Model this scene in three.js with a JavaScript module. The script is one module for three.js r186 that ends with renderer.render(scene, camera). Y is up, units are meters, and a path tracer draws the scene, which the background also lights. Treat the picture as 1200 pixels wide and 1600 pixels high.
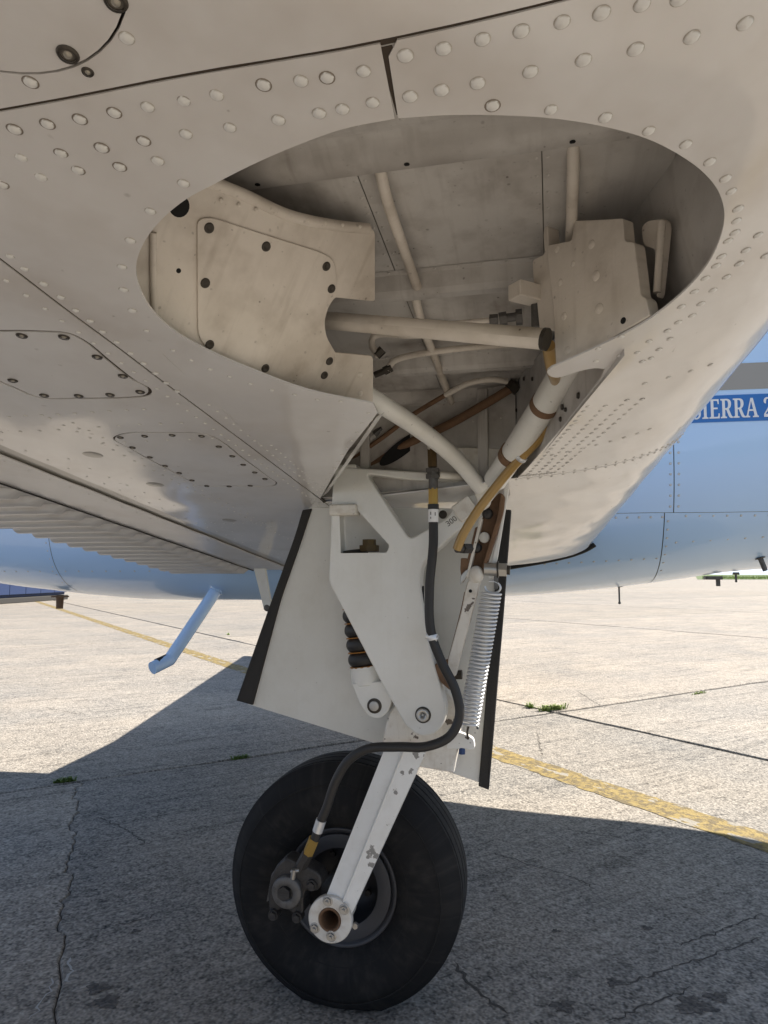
import * as THREE from 'three';
import { mergeGeometries, mergeVertices, toCreasedNormals } from 'three/addons/utils/BufferGeometryUtils.js';
import { RoundedBoxGeometry } from 'three/addons/geometries/RoundedBoxGeometry.js';
import { FontLoader } from 'three/addons/loaders/FontLoader.js';
import { TextGeometry } from 'three/addons/geometries/TextGeometry.js';

// ---------------------------------------------------------------- camera, sky, sun, exposure
const scene = new THREE.Scene();
const F = 1100, PITCH = Math.atan(97 / F), EYE = 0.75;
const camera = new THREE.PerspectiveCamera(2 * Math.atan(800 / F) * 180 / Math.PI, 0.75, 0.02, 3000);
camera.position.set(0, EYE, 0);
camera.rotation.x = PITCH;
scene.add(camera);

const SUN = new THREE.Vector3(1.0, 1.0, -0.53).normalize();
{
  const W = 512, Hh = 256, d = new Float32Array(W * Hh * 4);
  for (let j = 0; j < Hh; j++) for (let i = 0; i < W; i++) {
    const el = ((j + 0.5) / Hh - 0.5) * Math.PI, az = ((i + 0.5) / W - 0.5) * 2 * Math.PI;
    const y = Math.sin(el), x = Math.cos(el) * Math.cos(az), z = Math.cos(el) * Math.sin(az);
    const h = Math.exp(-Math.max(y, 0) * 4.2);
    const c = Math.max(0, x * SUN.x + y * SUN.y + z * SUN.z);
    const glow = 0.10 * Math.pow(c, 8) + 0.10 * Math.pow(c, 40);
    const k = (j * W + i) * 4;
    const hz = 0.42 * Math.exp(-Math.max(y, 0) * 34);
    d[k] = 0.104 + 0.11 * h + hz + glow; d[k + 1] = 0.146 + 0.14 * h + hz + glow * 0.96; d[k + 2] = 0.232 + 0.165 * h + hz + glow * 0.86; d[k + 3] = 1;
  }
  const t = new THREE.DataTexture(d, W, Hh, THREE.RGBAFormat, THREE.FloatType);
  t.mapping = THREE.EquirectangularReflectionMapping; t.magFilter = THREE.LinearFilter; t.minFilter = THREE.LinearFilter; t.needsUpdate = true;
  scene.background = t; scene.environment = t;
  scene.backgroundIntensity = 1.0; scene.environmentIntensity = 1.0;
}
const sun = new THREE.DirectionalLight(new THREE.Color(1.0, 0.93, 0.83), 5.0);
sun.position.copy(SUN).multiplyScalar(14).add(new THREE.Vector3(0, 0, -2));
sun.target.position.set(0, 0, -2);
sun.castShadow = true; sun.shadow.radius = 1;
Object.assign(sun.shadow.camera, { left: -9, right: 9, top: 9, bottom: -9, near: 0.5, far: 40 });
sun.shadow.mapSize.set(2048, 2048);
scene.add(sun, sun.target);

const renderer = new THREE.WebGLRenderer({ antialias: true });
renderer.toneMapping = THREE.LinearToneMapping;
renderer.toneMappingExposure = 2.45;
renderer.shadowMap.enabled = true;

// ---------------------------------------------------------------- helpers
let seed = 7;
const rnd = () => { seed = (seed + 0x6d2b79f5) | 0; let t = Math.imul(seed ^ (seed >>> 15), 1 | seed); t = (t + Math.imul(t ^ (t >>> 7), 61 | t)) ^ t; return ((t ^ (t >>> 14)) >>> 0) / 4294967296; };
const V3 = (x, y, z) => new THREE.Vector3(x, y, z);
const lin = (r, g, b) => new THREE.Color().setRGB(r, g, b);
const clamp = (x, a = 0, b = 1) => Math.min(b, Math.max(a, x));
const sstep = (a, b, x) => { const t = clamp((x - a) / (b - a)); return t * t * (3 - 2 * t); };
const used = new Map();
function numbered(name, parent) {
  const key = name;
  const n = used.get(key) || 0; used.set(key, n + 1);
  return n ? name + '_' + String(n).padStart(3, '0') : name;
}
function part(name, geo, mat, parent, label) {
  const m = new THREE.Mesh(geo, mat); m.name = numbered(name); m.castShadow = m.receiveShadow = true;
  if (label) m.userData.label = label;
  parent.add(m); return m;
}
function tag(o, label, category, group, kind) {
  if (label) o.userData.label = label;
  if (category) o.userData.category = category;
  if (group) o.userData.group = group;
  if (kind) o.userData.kind = kind;
  return o;
}
// tileable noise -------------------------------------------------
function lattice(n, m, s) { const a = new Float32Array(n * m); let q = s * 7919 + 13; for (let i = 0; i < n * m; i++) { q = (q * 1664525 + 1013904223) >>> 0; a[i] = q / 4294967296; } return a; }
function vnoise(nx, ny, s) {               // value noise over [0,1)^2 with nx by ny cells, wraps
  const g = lattice(nx, ny, s);
  return (u, v) => {
    const x = u * nx, y = v * ny, i = Math.floor(x), j = Math.floor(y); let fx = x - i, fy = y - j;
    fx = fx * fx * (3 - 2 * fx); fy = fy * fy * (3 - 2 * fy);
    const i0 = ((i % nx) + nx) % nx, i1 = (i0 + 1) % nx, j0 = ((j % ny) + ny) % ny, j1 = (j0 + 1) % ny;
    const a = g[j0 * nx + i0], b = g[j0 * nx + i1], c = g[j1 * nx + i0], d = g[j1 * nx + i1];
    return a + (b - a) * fx + (c - a) * fy + (a - b - c + d) * fx * fy;
  };
}
function fbm(nx, ny, oct, s) {
  const l = []; for (let o = 0; o < oct; o++) l.push(vnoise(nx << o, ny << o, s + o));
  return (u, v) => { let a = 0, w = 0.5, t = 0; for (const f of l) { a += w * f(u, v); t += w; w *= 0.55; } return a / t; };
}
function texture(size, tile, fn, colour = true) {
  const d = new Uint8Array(size * size * 4);
  const enc = (x) => { x = clamp(x); return 255 * (x <= 0.0031308 ? x * 12.92 : 1.055 * Math.pow(x, 1 / 2.4) - 0.055); };
  for (let j = 0; j < size; j++) for (let i = 0; i < size; i++) {
    const c = fn((i + 0.5) / size, (j + 0.5) / size), k = (j * size + i) * 4;
    if (colour) { d[k] = enc(c[0]); d[k + 1] = enc(c[1]); d[k + 2] = enc(c[2]); } else d[k] = d[k + 1] = d[k + 2] = 255 * clamp(c);
    d[k + 3] = 255;
  }
  const t = new THREE.DataTexture(d, size, size, THREE.RGBAFormat);
  t.wrapS = t.wrapT = THREE.RepeatWrapping; t.magFilter = THREE.LinearFilter; t.minFilter = THREE.LinearMipmapLinearFilter; t.generateMipmaps = true;
  if (colour) t.colorSpace = THREE.SRGBColorSpace;
  t.repeat.set(1 / tile, 1 / tile); t.needsUpdate = true;
  return t;
}
// ---------------------------------------------------------------- materials
function spots(n, s, rmin, rmax) {         // small marks scattered over the tile, wraps; returns (u,v) -> 0..1
  const cells = 40, grid = Array.from({ length: cells * cells }, () => []); let q = s * 977 + 5;
  const r = () => { q = (q * 1664525 + 1013904223) >>> 0; return q / 4294967296; };
  for (let i = 0; i < n; i++) { const p = [r(), r(), rmin + (rmax - rmin) * Math.pow(r(), 3), r() * Math.PI, 0.35 + 0.65 * r(), 0.3 + 0.7 * r()];
    const ci = Math.floor(p[0] * cells), cj = Math.floor(p[1] * cells);
    for (let a = -1; a <= 1; a++) for (let b = -1; b <= 1; b++) grid[((cj + b + cells) % cells) * cells + (ci + a + cells) % cells].push(p); }
  return (u, v) => { let m = 0;
    for (const p of grid[Math.min(cells - 1, Math.floor(v * cells)) * cells + Math.min(cells - 1, Math.floor(u * cells))]) {
      let dx = u - p[0], dy = v - p[1]; dx -= Math.round(dx); dy -= Math.round(dy);
      const c = Math.cos(p[3]), s2 = Math.sin(p[3]), a = dx * c + dy * s2, b = (-dx * s2 + dy * c) / p[4], d = Math.sqrt(a * a + b * b) / p[2];
      if (d < 1) m = Math.max(m, p[5] * (d < 0.6 ? 1 : (1 - d) / 0.4)); }
    return m; };
}
const mixc = (a, b, t) => [a[0] + (b[0] - a[0]) * t, a[1] + (b[1] - a[1]) * t, a[2] + (b[2] - a[2]) * t];
function paintTexture(size, tile, base, dirt, amount, nspots, s, specks = [0.10, 0.075, 0.05], streak = 0.25, chips = 0) {
  const n1 = fbm(5, 5, 6, s), n2 = fbm(18, 18, 5, s + 20), n3 = fbm(60, 6, 4, s + 40), sp = spots(nspots, s, 0.0009, 0.0042), n4 = fbm(9, 9, 6, s + 60);
  return texture(size, tile, (u, v) => {
    const a = clamp((n1(u, v) - 0.45) * 2.6), b = clamp((n2(u, v) - 0.5) * 3), st = clamp((n3(u, v) - 0.58) * 3);
    let c = mixc(base, dirt, clamp(amount * (0.55 * a + 0.3 * b + streak * st)));
    const g = 0.985 + 0.03 * n2(u * 7 % 1, v * 7 % 1); c = [c[0] * g, c[1] * g, c[2] * g];
    const ch = chips ? n4(u, v) - chips : -1; if (ch > 0) c = mixc(c, ch > 0.012 ? specks : [0.42, 0.40, 0.37], 0.9);
    const m = sp(u, v) * (0.4 + 0.9 * b); return m > 0 ? mixc(c, specks, Math.min(1, m) * 0.8) : c;
  });
}
const fine = fbm(96, 96, 3, 301);
const fineBump = texture(512, 0.22, (u, v) => fine(u, v), false);
const tWing = paintTexture(1024, 1.1, [0.69, 0.675, 0.665], [0.44, 0.385, 0.335], 0.8, 220, 3, [0.14, 0.11, 0.08], 0.0);
const tWell = paintTexture(1024, 0.5, [0.70, 0.645, 0.575], [0.36, 0.305, 0.245], 1.25, 900, 11, [0.06, 0.045, 0.03], 0.2);
const tDark = paintTexture(512, 0.4, [0.52, 0.49, 0.455], [0.22, 0.19, 0.16], 1.15, 600, 17, [0.04, 0.03, 0.02]);
const tCeil = paintTexture(1024, 0.5, [0.55, 0.53, 0.505], [0.24, 0.21, 0.185], 1.2, 900, 13, [0.05, 0.04, 0.03], 0.2);
const tGrime = paintTexture(512, 0.12, [0.13, 0.125, 0.12], [0.03, 0.027, 0.025], 1.3, 200, 33, [0.42, 0.40, 0.37]);
const tLeg = paintTexture(1024, 0.45, [0.74, 0.735, 0.70], [0.55, 0.52, 0.45], 0.45, 130, 23, [0.16, 0.14, 0.12]);
const tChip = paintTexture(512, 0.2, [0.70, 0.67, 0.61], [0.40, 0.33, 0.25], 1.0, 260, 29, [0.07, 0.045, 0.03], 0.2, 0.70)
const tArm = paintTexture(1024, 0.3, [0.76, 0.76, 0.74], [0.55, 0.52, 0.45], 0.5, 160, 41, [0.17, 0.165, 0.16], 0.1, 0.735);
const tRust = paintTexture(512, 0.15, [0.17, 0.095, 0.05], [0.07, 0.04, 0.025], 1.2, 200, 31, [0.34, 0.30, 0.25]);
const tTyre = paintTexture(512, 0.3, [0.012, 0.012, 0.0125], [0.055, 0.050, 0.044], 0.8, 60, 37, [0.04, 0.037, 0.034]);
const phys = (o) => new THREE.MeshPhysicalMaterial({ side: THREE.DoubleSide, ...o });
const M = {
  wing: phys({ map: tWing, roughness: 0.42, clearcoat: 1.0, clearcoatRoughness: 0.09 }),
  flap: phys({ map: tWing, roughness: 0.45, clearcoat: 0.4, clearcoatRoughness: 0.16 }),
  rivet: phys({ vertexColors: true, roughness: 0.38, clearcoat: 0.4, clearcoatRoughness: 0.15 }),
  inside: phys({ color: lin(0.20, 0.19, 0.16), roughness: 0.8 }),
  sealant: phys({ color: lin(0.05, 0.036, 0.026), roughness: 0.9 }),
  well: phys({ map: tWell, roughness: 0.55, bumpMap: fineBump, bumpScale: 0.00012 }),
  ceiling: phys({ map: tCeil, roughness: 0.6, bumpMap: fineBump, bumpScale: 0.00012 }),
  dark: phys({ map: tDark, roughness: 0.6 }),
  deep: phys({ map: tDark, color: lin(0.56, 0.54, 0.52), roughness: 0.65 }),
  leg: phys({ map: tLeg, roughness: 0.42, clearcoat: 0.25, clearcoatRoughness: 0.25 }),
  chip: phys({ map: tChip, roughness: 0.5 }),
  arm: phys({ map: tArm, roughness: 0.4, clearcoat: 0.25, clearcoatRoughness: 0.25 }),
  screwTwo: phys({ vertexColors: true, metalness: 0.5, roughness: 0.42 }),
  door: phys({ map: tLeg, color: lin(0.93, 0.92, 0.9), roughness: 0.5 }),
  rust: phys({ map: tRust, roughness: 0.75 }),
  tyre: phys({ map: tTyre, specularIntensity: 0.5, roughness: 0.8, bumpMap: fineBump, bumpScale: 0.0002 }),
  rubber: phys({ color: lin(0.018, 0.017, 0.017), roughness: 0.5 }),
  seal: phys({ color: lin(0.022, 0.020, 0.018), roughness: 0.75, bumpMap: fineBump, bumpScale: 0.0004 }),
  orange: phys({ color: lin(0.50, 0.22, 0.05), roughness: 0.6 }),
  amber: phys({ color: lin(0.33, 0.205, 0.06), roughness: 0.3, clearcoat: 0.4, clearcoatRoughness: 0.2 }),
  brass: phys({ color: lin(0.42, 0.27, 0.07), metalness: 0.55, roughness: 0.42 }),
  oldBrass: phys({ color: lin(0.12, 0.08, 0.035), metalness: 0.4, roughness: 0.5 }),
  steel: phys({ color: lin(0.42, 0.41, 0.39), metalness: 0.8, roughness: 0.38 }),
  zinc: phys({ color: lin(0.66, 0.67, 0.68), metalness: 0.55, roughness: 0.36 }),
  dirtySteel: phys({ map: tGrime, metalness: 0.35, roughness: 0.5 }),
  screw: phys({ color: lin(0.055, 0.047, 0.038), metalness: 0.5, roughness: 0.45 }),
  cast: phys({ map: tGrime, color: lin(0.42, 0.40, 0.39), metalness: 0.3, roughness: 0.5, bumpMap: fineBump, bumpScale: 0.0006 }),
  disc: phys({ color: lin(0.055, 0.055, 0.060), metalness: 0.2, roughness: 0.5 }),
  black: phys({ color: lin(0.008, 0.008, 0.008), roughness: 0.9 }),
  fuselage: phys({ color: lin(0.50, 0.705, 0.98), roughness: 0.32, clearcoat: 0.6, clearcoatRoughness: 0.07 }),  // white paint tinted blue: skylight and its reflection put into the colour
  blue: phys({ color: lin(0.014, 0.15, 0.48), roughness: 0.35, clearcoat: 0.5, clearcoatRoughness: 0.08 }),
  greyPaint: phys({ color: lin(0.34, 0.315, 0.275), roughness: 0.35, clearcoat: 0.5, clearcoatRoughness: 0.08 }),
  white: phys({ color: lin(0.82, 0.82, 0.82), roughness: 0.4 }),
  blueBolt: phys({ color: lin(0.03, 0.06, 0.16), metalness: 0.5, roughness: 0.4 }),
};

// ---------------------------------------------------------------- the aeroplane's own axes: x forward, y up, z outboard
const PSI = 13.3 * Math.PI / 180, K = 0.135, Y0 = 0.8776;
const plane = new THREE.Group(); plane.name = 'airplane';
plane.position.set(-0.1019, 0, -1.2444); plane.rotation.y = -PSI;
tag(plane, 'white low-wing light aircraft with riveted skin, lowered main wheel and open wheel well', 'airplane');
scene.add(plane);
const fw = V3(Math.cos(PSI), 0, Math.sin(PSI)), ou = V3(-Math.sin(PSI), 0, Math.cos(PSI));
const toLocal = (p) => { const q = p.clone().sub(plane.position); return V3(q.dot(fw), p.y, q.dot(ou)); };
const EYE_L = toLocal(new THREE.Vector3(0, EYE, 0));
// a sight line from where the photograph was taken, in the aeroplane's axes: used to measure where things stand on known surfaces
function sight(px, py) {
  const x = (px - 600) / F, y = -(py - 800) / F, c = Math.cos(PITCH), s = Math.sin(PITCH);
  const d = V3(x, y * c + s, y * s - c); return V3(d.dot(fw), d.y, d.dot(ou)).normalize();
}
function worldSight(px, py) { const x = (px - 600) / F, y = -(py - 800) / F, c = Math.cos(PITCH), s = Math.sin(PITCH); return V3(x, y * c + s, y * s - c); }
const onGround = (px, py) => { const d = worldSight(px, py); return V3(d.x, 0, d.z).multiplyScalar(-EYE / d.y); };
const onZ = (px, py, z) => { const d = sight(px, py); return EYE_L.clone().addScaledVector(d, (z - EYE_L.z) / d.z); };
const march = (px, py, f, t1 = 5) => {      // first crossing of f(point) from negative to positive
  const d = sight(px, py); let a = 0.12, fa = f(EYE_L.clone().addScaledVector(d, a));
  for (let t = 0.14; t < t1; t += 0.02) {
    const ft = f(EYE_L.clone().addScaledVector(d, t));
    if (fa < 0 && ft >= 0) { let lo = a, hi = t; for (let i = 0; i < 30; i++) { const m = (lo + hi) / 2; if (f(EYE_L.clone().addScaledVector(d, m)) < 0) lo = m; else hi = m; } return EYE_L.clone().addScaledVector(d, hi); }
    a = t; fa = ft;
  }
  return null;
};
// ---------------------------------------------------------------- wing shape
const NL = 0.33, ND = 0.07;                                         // length and depth of the nose curve
const uNose = (v) => 0.568 + 0.092 * clamp(v, -0.8, 0.46);
const wave = (s, v) => 0.00048 * Math.sin(21 * s + 4 * Math.sin(7 * v)) * Math.sin(17 * v + 2.2 * Math.sin(9 * s)) + 0.00030 * Math.sin(43 * v + 3 * Math.sin(13 * s)) + 0.00014 * Math.sin(57 * s + 2);
function skinPoint(s, v) {                                          // s runs along the skin: the chord position, then round the nose
  const x0 = uNose(v) - NL;
  const y = Y0 + K * v + wave(s, v) * sstep(0.2, 0.35, 0.9 - Math.abs(v - 0.2) * 0.2);
  if (s <= x0) return V3(s, y, v);
  const a = (s - x0) / NL;
  if (a <= Math.PI / 2) return V3(x0 + NL * Math.sin(a), y + ND * (1 - Math.cos(a)), v);
  return V3(x0 + NL - 0.35 * (1 - Math.sin(a)), y + ND - 0.15 * Math.cos(a), v);
}
const lowerY = (u, v) => { const x = u - (uNose(v) - NL); return Y0 + K * v + (x > 0 ? ND * (1 - Math.sqrt(Math.max(0, 1 - (x / NL) ** 2))) : 0); };
function skinNormal(s, v) { const e = 0.002, a = skinPoint(s + e, v).sub(skinPoint(s - e, v)), b = skinPoint(s, v + e).sub(skinPoint(s, v - e)); return a.cross(b).normalize(); }   // points down and out
{ const n = skinNormal(0, 0); if (n.y > 0) throw new Error('normal'); }
const onWing = (px, py, off = 0) => march(px, py, (p) => (p.x > uNose(p.z) ? -1 : p.y - lowerY(p.x, p.z) - off));
const skinUV = (px, py) => { const p = onWing(px, py); if (!p) return null; const x0 = uNose(p.z) - NL; return [p.x <= x0 ? p.x : x0 + NL * Math.asin(clamp((p.x - x0) / NL)), p.z]; };
const pairs = (l) => { const r = []; for (let i = 0; i < l.length; i += 2) r.push([l[i], l[i + 1]]); return r; };
const S = (...l) => pairs(l).map(([x, y]) => skinUV(x, y));
function smooth(points, n, closed = false) {
  const c = new THREE.CatmullRomCurve3(points.map(([x, y]) => V3(x, y, 0)), closed, 'centripetal');
  return c.getPoints(n).map((p) => [p.x, p.y]);
}
const line = (a, b, n = 12) => Array.from({ length: n + 1 }, (_, i) => [a[0] + (b[0] - a[0]) * i / n, a[1] + (b[1] - a[1]) * i / n]);
function inPoly([x, y], poly) { let c = false; for (let i = 0, j = poly.length - 1; i < poly.length; j = i++) { const [xi, yi] = poly[i], [xj, yj] = poly[j]; if ((yi > y) !== (yj > y) && x < (xj - xi) * (y - yi) / (yj - yi) + xi) c = !c; } return c; }
function keyhole(outline, holes) {                                   // joins the holes to the outline by seams of no width
  const area = (l) => l.reduce((t, p, i) => t + p[0] * l[(i + 1) % l.length][1] - l[(i + 1) % l.length][0] * p[1], 0);
  let o = area(outline) < 0 ? outline.slice().reverse() : outline.slice();
  for (const h0 of holes) {
    const h = area(h0) > 0 ? h0.slice().reverse() : h0.slice();
    let best = [1e9, 0, 0]; h.forEach((q, j) => o.forEach((p, i) => { const d = (p[0] - q[0]) ** 2 + (p[1] - q[1]) ** 2; if (d < best[0]) best = [d, i, j]; }));
    const [, i, j] = best; o = [...o.slice(0, i + 1), ...h.slice(j), ...h.slice(0, j + 1), ...o.slice(i)];
  }
  return o;
}
function clip(poly, axis, lim, sign) {
  const r = []; for (let i = 0; i < poly.length; i++) { const p = poly[i], q = poly[(i + 1) % poly.length], a = (p[axis] - lim) * sign, b = (q[axis] - lim) * sign; if (a >= 0) r.push(p); if ((a >= 0) !== (b >= 0)) { const t = a / (a - b); const x = [p[0] + (q[0] - p[0]) * t, p[1] + (q[1] - p[1]) * t]; x[axis] = lim; r.push(x); } }
  return r;
}
function fillCells(outline, holes, cell) {                           // even mesh of the area inside the outline
  const P = keyhole(outline, holes), xs = P.map((p) => p[0]), ys = P.map((p) => p[1]), pos = [];
  const x0 = Math.min(...xs) - 0.0007, y0 = Math.min(...ys) - 0.0007, nx = Math.ceil((Math.max(...xs) - x0 + 0.001) / cell), ny = Math.ceil((Math.max(...ys) - y0 + 0.001) / cell);
  const tri = (a, b, c) => pos.push(a[0], a[1], 0, b[0], b[1], 0, c[0], c[1], 0);
  for (let j = 0; j < ny; j++) {
    let row = clip(clip(P, 1, y0 + j * cell, 1), 1, y0 + (j + 1) * cell, -1); if (row.length < 3) continue;
    for (let i = 0; i < nx; i++) {
      const q = clip(clip(row, 0, x0 + i * cell, 1), 0, x0 + (i + 1) * cell, -1); if (q.length < 3) continue;
      const c = []; for (const p of q) { const l = c.at(-1); if (!l || Math.abs(l[0] - p[0]) + Math.abs(l[1] - p[1]) > 1e-7) c.push(p); }
      if (c.length < 3) continue;
      if (c.length === 4) { tri(c[0], c[1], c[2]); tri(c[0], c[2], c[3]); continue; }
      const v = c.map((p) => new THREE.Vector2(...p));
      for (const f of THREE.ShapeUtils.triangulateShape(v, [])) tri(c[f[0]], c[f[1]], c[f[2]]);
    }
  }
  const g = new THREE.BufferGeometry(); g.setAttribute('position', new THREE.Float32BufferAttribute(pos, 3)); return g;
}
function skinSheet(outline, holes = [], edge = 0.03, off = 0, thick = 0.0018) {
  const g = mergeVertices(fillCells(outline, holes, edge), 1e-6);
  const p = g.attributes.position, n = new Float32Array(p.count * 3), uv = new Float32Array(p.count * 2);
  for (let i = 0; i < p.count; i++) {
    const s = p.getX(i), v = p.getY(i), q = skinPoint(s, v), m = skinNormal(s, v);
    p.setXYZ(i, q.x + m.x * off, q.y + m.y * off, q.z + m.z * off); n.set([m.x, m.y, m.z], i * 3); uv.set([s, v], i * 2);
  }
  g.setAttribute('normal', new THREE.BufferAttribute(n, 3)); g.setAttribute('uv', new THREE.BufferAttribute(uv, 2));
  const geos = [g.toNonIndexed()];
  for (const loop of [outline, ...holes]) {                         // the cut edge of the sheet
    const pos = [], uvs = [];
    for (let i = 0; i < loop.length; i++) {
      const a = loop[i], b = loop[(i + 1) % loop.length], k = Math.max(1, Math.ceil(Math.hypot(b[0] - a[0], b[1] - a[1]) / edge));
      for (let j = 0; j < k; j++) {
        const f = (t) => { const s = a[0] + (b[0] - a[0]) * t, v = a[1] + (b[1] - a[1]) * t, q = skinPoint(s, v), m = skinNormal(s, v); return [q.clone().addScaledVector(m, off), q.clone().addScaledVector(m, off - thick), s, v]; };
        const A = f(j / k), B = f((j + 1) / k);
        for (const [q, s, v] of [[A[0], A[2], A[3]], [B[0], B[2], B[3]], [B[1], B[2], B[3]], [A[0], A[2], A[3]], [B[1], B[2], B[3]], [A[1], A[2], A[3]]]) { pos.push(q.x, q.y, q.z); uvs.push(s, v); }
      }
    }
    const e = new THREE.BufferGeometry(); e.setAttribute('position', new THREE.Float32BufferAttribute(pos, 3)); e.setAttribute('uv', new THREE.Float32BufferAttribute(uvs, 2)); e.computeVertexNormals(); geos.push(e);
  }
  return mergeGeometries(geos);
}
// flat plates that stand in a plane: frame {o: origin, h: horizontal, n: towards the viewer's side}
function frame(o, h, top) {
  h = h.clone().setY(0).normalize(); const up = top ? top.clone().sub(o).addScaledVector(h, -top.clone().sub(o).dot(h)).normalize() : V3(0, 1, 0), n = h.clone().cross(up).normalize(), O = top ? o.clone() : V3(o.x, 0, o.z);
  return { o: O, h, up, n, m: new THREE.Matrix4().makeBasis(h, up, n).setPosition(O),
    at(px, py) { const d = sight(px, py), t = this.o.clone().sub(EYE_L).dot(n) / d.dot(n), p = EYE_L.clone().addScaledVector(d, t).sub(this.o); return [p.dot(h), p.dot(up)]; },
    point(px, py) { const [a, y] = this.at(px, py); return this.o.clone().addScaledVector(h, a).addScaledVector(up, y); } };
}
const atZ = (z) => frame(V3(0, 0, z), V3(1, 0, 0));
function roundedPath(pts, r, P = new THREE.Shape()) {               // pts [x, y, radius?]
  const n = pts.length;
  for (let i = 0; i < n; i++) {
    const p = pts[i], a = pts[(i + n - 1) % n], b = pts[(i + 1) % n], rr = p[2] ?? r;
    const da = Math.hypot(a[0] - p[0], a[1] - p[1]), db = Math.hypot(b[0] - p[0], b[1] - p[1]), k = Math.min(rr, da * 0.48, db * 0.48);
    const s = [p[0] + (a[0] - p[0]) / da * k, p[1] + (a[1] - p[1]) / da * k], e = [p[0] + (b[0] - p[0]) / db * k, p[1] + (b[1] - p[1]) / db * k];
    if (i) P.lineTo(...s); else P.moveTo(...s);
    P.quadraticCurveTo(p[0], p[1], ...e);
  }
  P.closePath(); return P;
}
// triples: px, py, corner radius in metres
function plate(fr, list, depth, { holes = [], round = 0.003, bevel = 0.0012, circles = [], front = 0 } = {}) {
  const three = (l) => { const r = []; for (let i = 0; i < l.length; i += 3) { const [x, y] = fr.at(l[i], l[i + 1]); r.push([x, y, l[i + 2] || round]); } return r; };
  const sh = roundedPath(three(list), round);
  for (const h of holes) sh.holes.push(roundedPath(three(h), round, new THREE.Path()));
  for (const [px, py, r] of circles) { const [x, y] = fr.at(px, py); const c = new THREE.Path(); c.absarc(x, y, r, 0, Math.PI * 2, true); sh.holes.push(c); }
  const g = new THREE.ExtrudeGeometry(sh, { depth: depth - 2 * bevel, bevelEnabled: bevel > 0, bevelThickness: bevel, bevelSize: bevel * 0.9, bevelOffset: -bevel * 0.9, bevelSegments: 2, curveSegments: 8 });
  g.translate(0, 0, front - depth + bevel); g.applyMatrix4(fr.m); return g;
}
function tube(points, r, seg = 0, rad = 12) {
  const c = new THREE.CatmullRomCurve3(points, false, 'centripetal'), L = c.getLength();
  const g = new THREE.TubeGeometry(c, seg || Math.max(8, Math.ceil(L / 0.008)), r, rad, false), uv = g.attributes.uv;
  for (let i = 0; i < uv.count; i++) uv.setXY(i, uv.getX(i) * L, uv.getY(i) * 2 * Math.PI * r);
  const geos = [g];
  for (const [t, s] of [[0, -1], [1, 1]]) { const d = new THREE.CircleGeometry(r, rad), q = new THREE.Quaternion().setFromUnitVectors(V3(0, 0, 1), c.getTangent(t).multiplyScalar(s)), p = c.getPoint(t); d.applyQuaternion(q); d.translate(p.x, p.y, p.z); geos.push(d); }
  return mergeGeometries(geos.map((x) => { x.deleteAttribute('tangent'); return x; }));
}
function rod(a, b, r0, r1 = r0, rad = 16) {
  const L = a.distanceTo(b), g = new THREE.CylinderGeometry(r1, r0, L, rad, 1); g.translate(0, L / 2, 0);
  g.applyQuaternion(new THREE.Quaternion().setFromUnitVectors(V3(0, 1, 0), b.clone().sub(a).normalize())); g.translate(a.x, a.y, a.z);
  const uv = g.attributes.uv; for (let i = 0; i < uv.count; i++) uv.setXY(i, uv.getX(i) * 6.28 * r0, uv.getY(i) * L); return g;
}
function hex(a, b, r) { const g = rod(a, b, r, r, 6); return g.toNonIndexed ? (() => { const h = g.toNonIndexed(); h.computeVertexNormals(); return h; })() : g; }
const scaleUV = (g, a, b = a) => { const uv = g.attributes.uv; for (let i = 0; i < uv.count; i++) uv.setXY(i, uv.getX(i) * a, uv.getY(i) * b); return g; };
function box(sx, sy, sz, p, r = 0.002) { const g = scaleUV(new RoundedBoxGeometry(sx, sy, sz, 2, Math.min(r, sx / 2.1, sy / 2.1, sz / 2.1)), Math.max(sx, sy, sz)); g.translate(p.x, p.y, p.z); return g; }
function lathe(profile, seg, p, dir) { const g = new THREE.LatheGeometry(profile.map(([x, y]) => new THREE.Vector2(x, y)), seg); const rm = Math.max(...profile.map((q) => q[0])); scaleUV(g, 6.28 * rm, 2 * rm + 0.01); g.applyQuaternion(new THREE.Quaternion().setFromUnitVectors(V3(0, 1, 0), dir.clone().normalize())); g.translate(p.x, p.y, p.z); return g; }
function merge(...gs) { return mergeGeometries(gs.map((g) => { const h = g.index ? g.toNonIndexed() : g; for (const k of Object.keys(h.attributes)) if (!['position', 'normal', 'uv'].includes(k)) h.deleteAttribute(k); return h; })); }
const OUT = V3(0, 0, 1);
// ---------------------------------------------------------------- wing skins
const SEAM = 0.888, TE = -0.785, SMAX = (v) => uNose(v) - NL + NL * 1.8;
const nose = (v0, v1, n = 30) => Array.from({ length: n + 1 }, (_, i) => { const v = v0 + (v1 - v0) * i / n; return [SMAX(v), v]; });
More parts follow.
